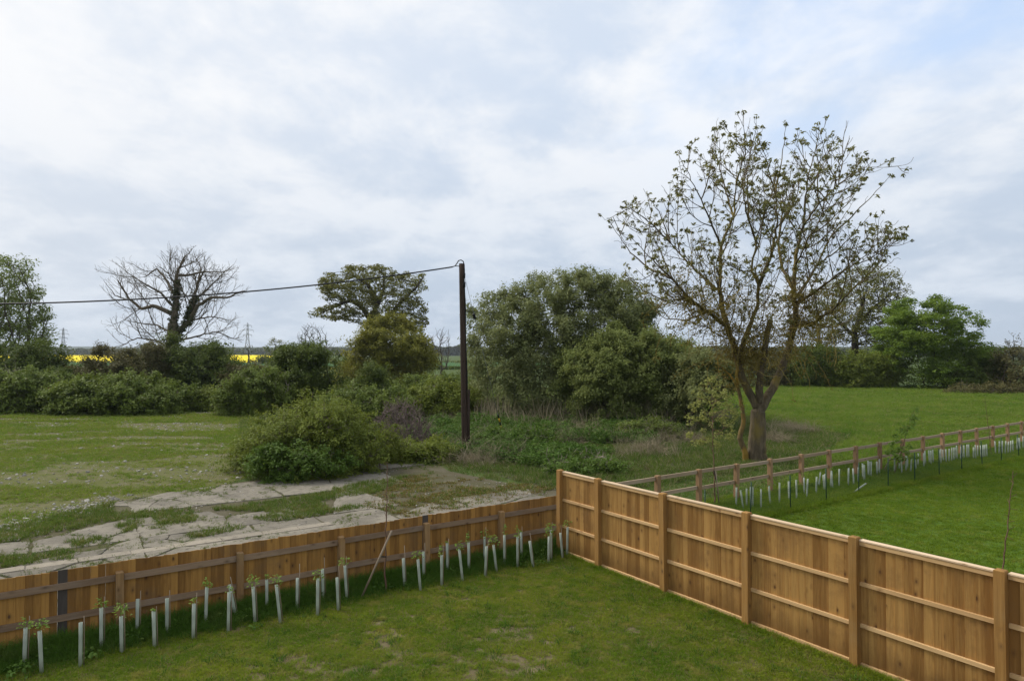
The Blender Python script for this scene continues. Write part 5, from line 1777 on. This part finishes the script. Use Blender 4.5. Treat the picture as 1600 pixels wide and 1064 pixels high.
# --- staked young trees
def young_tree(name, label, foot, top, leafpoly, leaf, nleaf, stake=None, seed=1, bark='bark_red', r0=0.018, L=0.07, tmax=0.5):
    b = G(*foot); dep = float(b[1])
    rng = np.random.default_rng(seed)
    limbs_ = [([(foot[0], foot[1]), ((foot[0] * 2 + top[0]) / 3 + rng.normal(0, 0.6), (foot[1] * 2 + top[1]) / 3), ((foot[0] + top[0] * 2) / 3, (foot[1] + 2 * top[1]) / 3), top], None, 0, r0, r0 * 0.3)]
    root, *_ = plant(name, label, 'sapling', leafpoly, dep, tmax, leaf, bark, clumps=1, limbs=limbs_, attr=nleaf, step=0.12, dkill=0.2, tip_r=0.004, seed=seed,
                     tips='only' if leaf else False, rc=0.13, per=20 if leaf else 0, L=L * 1.25, rnd=0.5, bias=(0, 0, 0.3), stem_r=r0)
    if stake:
        f, tp, dd_ = stake
        q0 = G(*f); q1 = P(tp[0], tp[1], float(q0[1]) + dd_)
        mb_ = MB(); mb_.bar(q0 - np.array(root.location), q1 - np.array(root.location), 0.02, 8)
        obj('stake', mb_.mesh('stake'), M['stake'], root)
        tie = q0 + (q1 - q0) * 0.62 - np.array(root.location)
        s0 = P(foot[0] + (top[0] - foot[0]) * 0.28, foot[1] + (top[1] - foot[1]) * 0.28, dep) - np.array(root.location)
        mb_ = MB(); mb_.bar(tie, s0, 0.014, 6)
        obj('tie', mb_.mesh('tie'), M['black'], root)
    return root


young_tree('young_tree', 'thin bare young tree tied to a slanting stake before the low board fence', (602, 927), (605, 722), [(590, 830), (594, 760), (603, 722), (612, 750), (616, 830)], None, 40, ((564, 935), (612, 829), 0.15), 101, r0=0.022, tmax=0.25)
young_tree('young_tree', 'leafy yellow green young birch standing at the paddock fence behind the tall fence', (1117, 790), (1112, 594), [(1078, 700), (1078, 630), (1095, 600), (1112, 590), (1130, 600), (1150, 640), (1145, 690), (1110, 700)], 'l_birch', 420, ((1124, 790), (1118, 735), 0.0), 102, r0=0.026, L=0.075, tmax=0.9)
young_tree('young_tree', 'leaning leafy young tree with slanting stake among the pale tree guards', (1396, 742), (1427, 645), [(1385, 712), (1392, 690), (1408, 665), (1428, 642), (1432, 652), (1416, 682), (1425, 705), (1440, 718), (1400, 722)], 'l_sapling', 200, ((1379, 738), (1396, 707), 0.1), 103, r0=0.022, L=0.10, tmax=0.5)
young_tree('young_tree', 'tall thin bare young tree in front of the paddock fence', (1549, 712), (1539, 620), [(1533, 690), (1535, 640), (1540, 620), (1545, 640), (1556, 690)], None, 18, None, 104, tmax=0.2)
young_tree('young_tree', 'bare young tree on the mown lawn close behind the tall fence', (1562, 948), (1583, 735), [(1563, 850), (1566, 790), (1573, 740), (1588, 740), (1592, 800), (1585, 850)], None, 30, None, 105, r0=0.02, tmax=0.25)

# ------------------------------------------------------------------ far fields, wood, hills, pylons
def far_sheet(name, x0, x1, y0, y1, z0, h, mat, kind, n=40, seed=0):
    r = np.random.default_rng(seed)
    xs = np.linspace(x0, x1, n); ys = np.linspace(y0, y1, 12)
    X, Y = np.meshgrid(xs, ys)
    Z = z0 + h + 0.12 * r.normal(0, 1, X.shape)
    Z[0, :] = 0; Z[-1, :] = 0; Z[:, 0] = 0; Z[:, -1] = 0
    v = np.stack([X, Y, Z], -1).reshape(-1, 3)
    i = np.arange(11)[:, None] * n + np.arange(n - 1)[None]
    f = np.stack([i, i + 1, i + n + 1, i + n], -1).reshape(-1, 4)
    return obj(name, mesh_np(name, v, [f]), mat, kind=kind)


o = far_sheet('green_crop_field', -260, 40, 185, 300, 0.0, 0.25, M['crop'], 'stuff', seed=1)
o['label'] = 'strip of green crop before the yellow field'; o['category'] = 'crop'
o = far_sheet('rapeseed_field', -950, -105, 315, 960, 0.0, 1.25, M['rape'], 'stuff', seed=2)
for v_ in o.data.vertices:                      # the field's near side ends sooner than its far side
    k_ = (v_.co.x + 950) / 845.0
    v_.co.x = -950 + k_ * (950 - (118 + (v_.co.y - 315) * 0.335))
o['label'] = 'bright yellow flowering rapeseed field beyond the hedges'; o['category'] = 'crop'


def leaf_band(name, label, x0, x1, y, dy, h, L, n, mat, seed, lump=30.0):
    rng = np.random.default_rng(seed)
    x = rng.uniform(x0, x1, n)
    hh = h * (0.45 + 0.75 * vnoise(x / lump + seed * 7.7, np.zeros(n) + seed, 4))
    z = hh * (1 - rng.random(n) ** 1.6)
    c = np.stack([x, y + rng.uniform(-dy, dy, n), z], -1)
    nr = norm(rng.normal(0, 0.6, (n, 3)) + np.array([0, -0.4, 0.6]))
    ax = np.cross(nr, rng.normal(0, 1, (n, 3)))
    LL = L * (0.6 + 0.8 * rng.random(n))
    v, f = leaf_quads(c, ax, nr, LL, LL * 0.8)
    me = mesh_np(name, v, [f], attr={'rnd': np.repeat(rng.random(n), 4)})
    NTRI[0] += 2 * n
    return obj(name, me, mat, kind='stuff', label=label, cat='woodland')


leaf_band('field_hedge', 'low dark hedge crossing the far green field', -130, 20, 182, 1.5, 1.0, 0.5, 9000, M['l_dark'], 3, 8)
leaf_band('field_hedge', 'far hedge line between the fields and the yellow crop', -330, 60, 304, 2.0, 0.9, 0.6, 6000, M['l_dark'], 4, 12)
leaf_band('distant_woodland', 'distant grey green wood along the horizon', -1150, 1500, 1060, 25, 13.0, 4.5, 26000, M['l_far'], 5, 60)
leaf_band('distant_woodland', 'nearer far wood showing beside the distant pylon', -235, -60, 975, 12, 17.0, 3.0, 9000, M['l_far'], 6, 22)
leaf_band('distant_woodland', 'far wood behind the right hand hedges', 60, 900, 420, 15, 8.5, 2.2, 16000, M['l_far'], 7, 30)


def hills():
    n = 140
    xs = np.linspace(-3600, 3600, n); ys = np.array([1500, 1900, 2400, 3000, 3600, 4400])
    X, Y = np.meshgrid(xs, ys)
    prof = np.array([0, 0.45, 0.8, 1.0, 0.9, 0])[:, None]
    Z = prof * (14 + 26 * vnoise(X / 900.0, Y / 1500.0, 4)) - 0.5
    v = np.stack([X, Y, Z], -1).reshape(-1, 3)
    i = np.arange(len(ys) - 1)[:, None] * n + np.arange(n - 1)[None]
    f = np.stack([i, i + 1, i + n + 1, i + n], -1).reshape(-1, 4)
    return obj('hills', mesh_np('hills', v, [f], True), M['hill'], kind='structure')


hills()


def pylon(px, top_py, dist, label):
    top = P(px, top_py, dist)
    H = float(top[2])
    o = thing('pylon', label, 'pylon', (float(top[0]), dist, 0), 0.25, 'pylons on the horizon')
    mb = MB()
    lv = [(0, 4.2), (0.22, 3.1), (0.42, 2.15), (0.58, 1.45), (0.72, 1.1), (0.86, 0.9), (0.94, 0.7), (1.0, 0.08)]
    w = 0.24
    for (a, wa), (b, wb) in zip(lv[:-1], lv[1:]):
        za, zb = a * H, b * H
        cs = [(-1, -1), (1, -1), (1, 1), (-1, 1)]
        for i in range(4):
            j = (i + 1) % 4
            A = (cs[i][0] * wa, cs[i][1] * wa, za); B = (cs[i][0] * wb, cs[i][1] * wb, zb)
            A2 = (cs[j][0] * wa, cs[j][1] * wa, za); B2 = (cs[j][0] * wb, cs[j][1] * wb, zb)
            mb.bar(A, B, w); mb.bar(A, B2, w * 0.55); mb.bar(A2, B, w * 0.55); mb.bar(B, B2, w * 0.5)
    obj('tower', mb.mesh('tower'), M['pylon'], o)
    for z, half in ((0.62, 5.6), (0.76, 7.6), (0.90, 5.2)):
        mb = MB()
        for s in (-1, 1):
            mb.bar((0, -0.6, z * H), (s * half, 0, z * H + 0.5), w * 0.8); mb.bar((0, 0.6, z * H), (s * half, 0, z * H + 0.5), w * 0.8)
            mb.bar((0, 0, z * H + 2.2), (s * half, 0, z * H + 0.5), w * 0.8)
            mb.bar((s * half, 0, z * H + 0.4), (s * half, 0, z * H - 2.4), w * 0.9)
        obj('cross_arm', mb.mesh('cross_arm'), M['pylon'], o)
    return o


pylon(99, 512, 1020.0, 'distant grey lattice pylon beside the half leafed pale tree')
pylon(387, 504, 960.0, 'distant grey lattice pylon beside the ivy clad bare tree')

# ------------------------------------------------------------------ grass, weeds, rubble
def vis(x, y, marg=2.0):
    return (np.abs(x) < y * 0.78 + marg) & (y > 7.6)


R2 = np.random.default_rng(500)
# garden lawn: worn in places so that the soil shows
x, y = fill(lawn_poly, 820, R2)
d_f = -((np.stack([x, y], -1) - CORNER) @ np.array([U[1], -U[0]]))      # unused sign helper
nz = vnoise(x * 0.9 + 3, y * 0.9 + 8, 4); nz2 = vnoise(x * 3.2, y * 3.2 + 40, 3)
px, py = px_of(x, y)
worn = in_poly(px, py, [(330, 1064), (520, 985), (640, 955), (760, 945), (900, 980), (840, 1064)])
wv = vnoise(x * 3.6, y * 7.5 + 40, 4) * 0.65 + vnoise(x * 0.9 + 60, y * 1.5, 3) * 0.35
wv += R2.normal(0, 0.02, len(x))
keep = ~(worn & (wv > 0.58) & (R2.random(len(x)) < 0.9)) & ~(~worn & (wv > 0.68) & (R2.random(len(x)) < 0.8))
keep &= R2.random(len(x)) < (0.55 + 0.9 * nz)
x, y = x[keep], y[keep]
lush = vnoise(x * 0.7 + 11, y * 0.7, 3)
scatter('lawn_grass', xyz(x, y, 0.0), [tuft(12, 0.05, 0.04, 0.007, 1.5, s_, M['g_lawn']) for s_ in range(4)], 0.65 + 0.75 * lush * R2.random(len(x)) + 0.2, 'short uneven lawn grass with worn earthy patches inside the fences', 'grass')

# coarser tussocks and broad-leaved weeds dotted through it
x, y = fill(lawn_poly, 9, R2)
scatter('lawn_tussocks', xyz(x, y), [tuft(22, 0.085, 0.07, 0.009, 1.5, 240 + i, M['g_tall']) for i in range(3)] + [tuft(22, 0.075, 0.08, 0.009, 1.6, 244, M['g_lawn'])], 0.6 + 0.8 * R2.random(len(x)), 'coarse darker tussocks dotted through the garden lawn', 'grass')
# long grass and weeds under the low fence
s_ = R2.uniform(-0.2, 19, 9500); w_ = np.abs(R2.normal(0, 0.36, 9500)) + 0.02
q = CORNER[None] - U[None] * s_[:, None] + V[None] * (0.12 + w_)[:, None]
k = vis(q[:, 0], q[:, 1]); q = q[k]; w_ = w_[k]
scatter('long_grass', xyz(q[:, 0], q[:, 1]), [tuft(16, 0.30, 0.06, 0.008, 0.9, 20 + i, M['g_tall']) for i in range(4)], np.clip(1.1 - w_ * 0.75, 0.3, 1.2) * (0.55 + 0.6 * R2.random(len(q))), 'long dark grass under the low board fence', 'grass')
s_ = R2.uniform(-0.2, 19, 150); q = CORNER[None] - U[None] * s_[:, None] + V[None] * (0.2 + np.abs(R2.normal(0, 0.4, 150)))[:, None]
q = q[vis(q[:, 0], q[:, 1])]
scatter('weeds', xyz(q[:, 0], q[:, 1]), [herb(26, 0.2, 0.15, 0.075, 30 + i, M['g_herb']) for i in range(3)], 0.5 + 0.8 * R2.random(len(q)), 'leafy green weeds among the tree guards by the low fence', 'weeds')
# thin line of grass along the tall fence foot
s_ = R2.uniform(0.1, 12, 1500); q = TCORNER[None] + V[None] * s_[:, None] - U[None] * (0.10 + np.abs(R2.normal(0, 0.05, 1500)))[:, None]
q = q[vis(q[:, 0], q[:, 1])]
scatter('edge_grass', xyz(q[:, 0], q[:, 1]), [tuft(10, 0.09, 0.04, 0.006, 0.9, 35 + i, M['g_lawn']) for i in range(2)], 0.6 + 0.7 * R2.random(len(q)), 'grass line along the foot of the tall fence', 'grass')

# mown lawn beyond the tall fence
x, y = fill(mown_poly, 120, R2)
k = (y < 55) & (R2.random(len(x)) < np.clip(22.0 / y, 0.25, 1))
x, y = x[k], y[k]
scatter('mown_grass', xyz(x, y), [tuft(14, 0.06, 0.08, 0.012, 1.6, 50 + i, M['g_mown']) for i in range(3)], (0.7 + 0.6 * R2.random(len(x))) * np.clip(y / 22, 0.9, 1.9), 'evenly mown bright green lawn beyond the tall fence', 'grass')
# long grass in the planted strip
n_ = 16000
lon = R2.uniform(0, 36, n_); lat = -R2.uniform(-0.35, 1.95, n_)
q = start[None] + ev[None] * lon[:, None] + nrm_r[None] * lat[:, None]
q = q[vis(q[:, 0], q[:, 1])]
scatter('strip_grass', xyz(q[:, 0], q[:, 1]), [tuft(14, 0.2, 0.08, 0.011, 1.1, 55 + i, M['g_mown']) for i in range(3)], 0.5 + 0.6 * R2.random(len(q)), 'long dark grass in the planted strip by the paddock fence', 'grass')

# meadow
x, y = fill(meadow_poly, 34, R2)
k = R2.random(len(x)) < np.clip(38.0 / y, 0.3, 1)
x, y = x[k], y[k]
sc_ = (0.7 + 0.7 * vnoise(x * 0.35, y * 0.35, 4)) * (0.7 + 0.6 * R2.random(len(x))) * np.clip(y / 38, 0.9, 1.8)
scatter('meadow_grass', xyz(x, y), [tuft(16, 0.18, 0.18, 0.024, 1.4, 60 + i, M['g_meadow']) for i in range(4)], sc_, 'long bright green meadow grass', 'grass')

# stony field on the left
x, y = fill(field_poly, 70, R2)
nzf = vnoise(x * 0.35 + 5, y * 0.8 + 2, 4)
k = (R2.random(len(x)) < np.clip(30.0 / y, 0.3, 1)) & (R2.random(len(x)) < np.clip((0.61 - nzf) * 6.0, 0.06, 1))
x, y = x[k], y[k]
scatter('field_grass', xyz(x, y), [tuft(14, 0.07, 0.11, 0.015, 1.6, 70 + i, M['g_field']) for i in range(4)], (0.6 + 0.8 * R2.random(len(x))) * np.clip(y / 30, 0.9, 1.7), 'thin yellow green grass over stony ground', 'grass')


def rock_mesh(seed):
    r = np.random.default_rng(seed)
    import bmesh
    bm = bmesh.new()
    bmesh.ops.create_icosphere(bm, subdivisions=1, radius=1.0)
    for v_ in bm.verts:
        v_.co *= 0.7 + 0.5 * r.random()
        v_.co.z *= 0.55
    me = bpy.data.meshes.new('stone'); bm.to_mesh(me); bm.free()
    me.materials.append(M['stone'])
    return me


ROCKS = [rock_mesh(i) for i in range(5)]
x, y = fill(field_poly, 20, R2)
k = (R2.random(len(x)) < np.clip((vnoise(x * 0.35 + 5, y * 0.8 + 2, 4) - 0.42) * 4.0, 0.05, 1))
x, y = x[k], y[k]
scatter('rubble', xyz(x, y, 0.005), ROCKS, 0.014 + 0.075 * R2.random(len(x)) ** 8, 'pale stones and rubble strewn over the thin grass', 'rubble', tilt=0.5)
# rubble ridge at the left edge of the apron
t_ = R2.random(700); ex = np.interp(t_, [0, .4, .75, 1], [-40, 60, 120, 178]); ey = np.interp(t_, [0, .4, .75, 1], [836, 810, 794, 782]) + R2.normal(0, 6, 700)
q = G(ex, ey)
scatter('rubble_ridge', q, ROCKS, 0.02 + 0.06 * R2.random(700) ** 4, 'ridge of broken stones along the edge of the concrete', 'rubble', tilt=0.5)
x, y = fill(apron_poly, 26, R2)
k = (R2.random(len(x)) < np.clip((vnoise(x * 0.8 + 25, y * 0.8 + 2, 4) - 0.45) * 4.0, 0.03, 1))
x, y = x[k], y[k]
scatter('grit', xyz(x, y, 0.012), ROCKS, 0.010 + 0.03 * R2.random(len(x)) ** 3, 'loose grit and small stones on the broken concrete', 'rubble', tilt=0.5)

# grass in the cracks and patches of the apron
x, y = fill(apron_poly, 130, R2)
px, py = px_of(x, y)
ip_ = in_patches(x, y)
d = np.sort(np.stack([np.hypot(x - p_[0], y - p_[1]) for p_ in SLAB_PTS], -1), axis=1)
crack = (d[:, 1] - d[:, 0]) < np.where(px < 330, 0.17, 0.12)
nzc = vnoise(x * 0.5 + 9, y * 0.5 + 31, 3)
bare = in_poly(px, py, BARE_PATCH)
k = (ip_ & (R2.random(len(x)) < 0.9)) | (crack & (nzc > 0.36) & (R2.random(len(x)) < 0.8)) | ((px < 560) & (vnoise(x * 1.4 + 70, y * 1.4, 4) > 0.60) & (R2.random(len(x)) < 0.6)) | (bare & (R2.random(len(x)) < np.clip((vnoise(x * 1.1, y * 1.1, 3) - 0.45) * 5, 0, 0.7)))
kk = k & ~bare
scatter('crack_grass', xyz(x[kk], y[kk]), [tuft(14, 0.12, 0.07, 0.010, 1.0, 80 + i, M['g_crack']) for i in range(4)], (0.35 + 0.75 * R2.random(kk.sum())) * np.where(ip_[kk], 1.25, 0.62), 'green grass growing in the cracks of the concrete', 'grass')
kb = k & bare
scatter('moss', xyz(x[kb], y[kb]), [tuft(16, 0.05, 0.10, 0.014, 1.2, 85 + i, M['g_moss']) for i in range(2)] + [tuft(14, 0.10, 0.08, 0.012, 1.0, 87, M['g_crack'])], 0.6 + 0.7 * R2.random(kb.sum()), 'yellow brown moss and low plants on the bare concrete', 'moss')

# rough verge and undergrowth between the concrete, the pole and the willows
x, y = fill(scrub_poly, 34, R2)
nzu = vnoise(x * 0.28 + 2, y * 0.28 + 50, 4)
px, py = px_of(x, y)
herbz = in_poly(px, py, [(620, 715), (640, 655), (740, 640), (1060, 645), (1075, 675), (1000, 700), (900, 725), (870, 738), (740, 720)])
k = herbz & (nzu > 0.40)
xa, ya = x[k], y[k]
kk = R2.random(len(xa)) < np.clip(28.0 / ya, 0.3, 1) * 0.55
scatter('nettle_bed', xyz(xa[kk], ya[kk]), [herb(46, 0.5, 0.26, 0.12, 90 + i, M['g_herb']) for i in range(4)], (0.5 + 0.9 * R2.random(kk.sum())) * (0.6 + 0.9 * vnoise(xa[kk] * 0.5, ya[kk] * 0.5, 3)), 'rank green nettles and herbs round the foot of the pole', 'undergrowth')
k = ~(herbz & (nzu > 0.45))
xa, ya = x[k], y[k]
kk = R2.random(len(xa)) < np.clip(26.0 / ya, 0.3, 1)
scatter('rough_grass', xyz(xa[kk], ya[kk]), [tuft(18, 0.22, 0.12, 0.013, 1.0, 95 + i, M['g_rough']) for i in range(4)], (0.5 + 0.8 * R2.random(kk.sum())), 'rough tussocky grass with dead straw between fence and willows', 'grass')
x, y = fill([(-60, 16), (60, 16), (60, 75), (-60, 75)], 22, R2)
k = ~in_poly(x, y, scrub_poly) & ~in_poly(x, y, field_poly) & ~in_poly(x, y, apron_poly) & ~in_poly(x, y, meadow_poly) & ~in_poly(x, y, mown_poly) & ~in_poly(x, y, lawn_poly)
k &= ((np.stack([x, y], -1) - CORNER) @ V < -0.1) & (R2.random(len(x)) < np.clip(26.0 / y, 0.25, 1))
x, y = x[k], y[k]
scatter('verge_grass', xyz(x, y), [tuft(18, 0.15, 0.14, 0.014, 1.4, 99 + i, M['g_rough']) for i in range(4)], (0.5 + 0.8 * R2.random(len(x))) * np.clip(y / 26, 0.9, 1.8), 'rough verge grass between the paddock fence and the brambles', 'grass')
# dead stalks: heaps of old bramble and hogweed
heaps = [(860, 665, 0.9), (880, 690, 1.0), (1010, 705, 1.2), (820, 668, 0.8), (690, 712, 1.0), (760, 690, 0.9), (900, 676, 1.2), (1240, 672, 0.9), (1215, 690, 0.6), (650, 680, 1.3), (705, 660, 1.2), (960, 690, 0.7), (1080, 690, 0.5), (1120, 655, 0.5), (1040, 690, 0.6), (790, 715, 0.8), (840, 640, 0.8), (720, 705, 0.8), (740, 722, 0.7)]
hp = []
for hx, hy, hr in heaps:
    c_ = G(hx, hy)
    n_ = int(60 * hr)
    hp.append(c_[None] + np.stack([R2.normal(0, 0.55 * hr, n_), R2.normal(0, 0.9 * hr, n_), np.zeros(n_)], -1))
hp = np.concatenate(hp)
scatter('dead_stalks', hp, [tuft(26, 0.62, 0.2, 0.012, 1.7, 110 + i, M['g_dead']) for i in range(4)], 0.5 + 0.8 * R2.random(len(hp)), 'grey brown heaps of dead stalks in the rough ground', 'dead stalks', tilt=0.5)
# pale standing dead stems along the foot of the willows
sx = R2.uniform(740, 1085, 420); sy = np.interp(sx, [740, 880, 1085], [652, 656, 660]) + R2.normal(3, 6, 420)
q = G(sx, sy)
scatter('dead_stems', q, [tuft(4, 1.7, 0.25, 0.04, 0.35, 120 + i, M['g_dead']) for i in range(4)], 0.4 + 0.8 * R2.random(len(q)), 'pale upright dead stems along the foot of the willow bushes', 'dead stalks', tilt=0.25)
print('TRIS', NTRI[0])

# ------------------------------------------------------------------ the air
hz = bpy.data.meshes.new('haze')
hx0, hx1, hy0, hy1, hz0, hz1 = -4950.0, 4950.0, -40.0, 4950.0, -1.5, 62.0
hz.from_pydata([(hx0, hy0, hz0), (hx1, hy0, hz0), (hx1, hy1, hz0), (hx0, hy1, hz0), (hx0, hy0, hz1), (hx1, hy0, hz1), (hx1, hy1, hz1), (hx0, hy1, hz1)], [],
               [(3, 2, 1, 0), (4, 5, 6, 7), (0, 1, 5, 4), (1, 2, 6, 5), (2, 3, 7, 6), (3, 0, 4, 7)])
hm = bpy.data.materials.new('haze_air'); hm.use_nodes = True; hm.node_tree.nodes.clear()
ht = NT(hm.node_tree)
ho = ht.n('ShaderNodeOutputMaterial'); hv = ht.n('ShaderNodeVolumePrincipled')
hv.inputs['Color'].default_value = (0.80, 0.88, 0.97, 1)
hv.inputs['Density'].default_value = 0.00012
hm.cycles.volume_sampling = 'DISTANCE'
hm.cycles.homogeneous_volume = True
hv.inputs['Anisotropy'].default_value = 0.2
ht.l(hv.outputs[0], ho.inputs['Volume'])
obj('haze', hz, hm, kind='stuff', label='thin pale haze filling the distance', cat='haze')
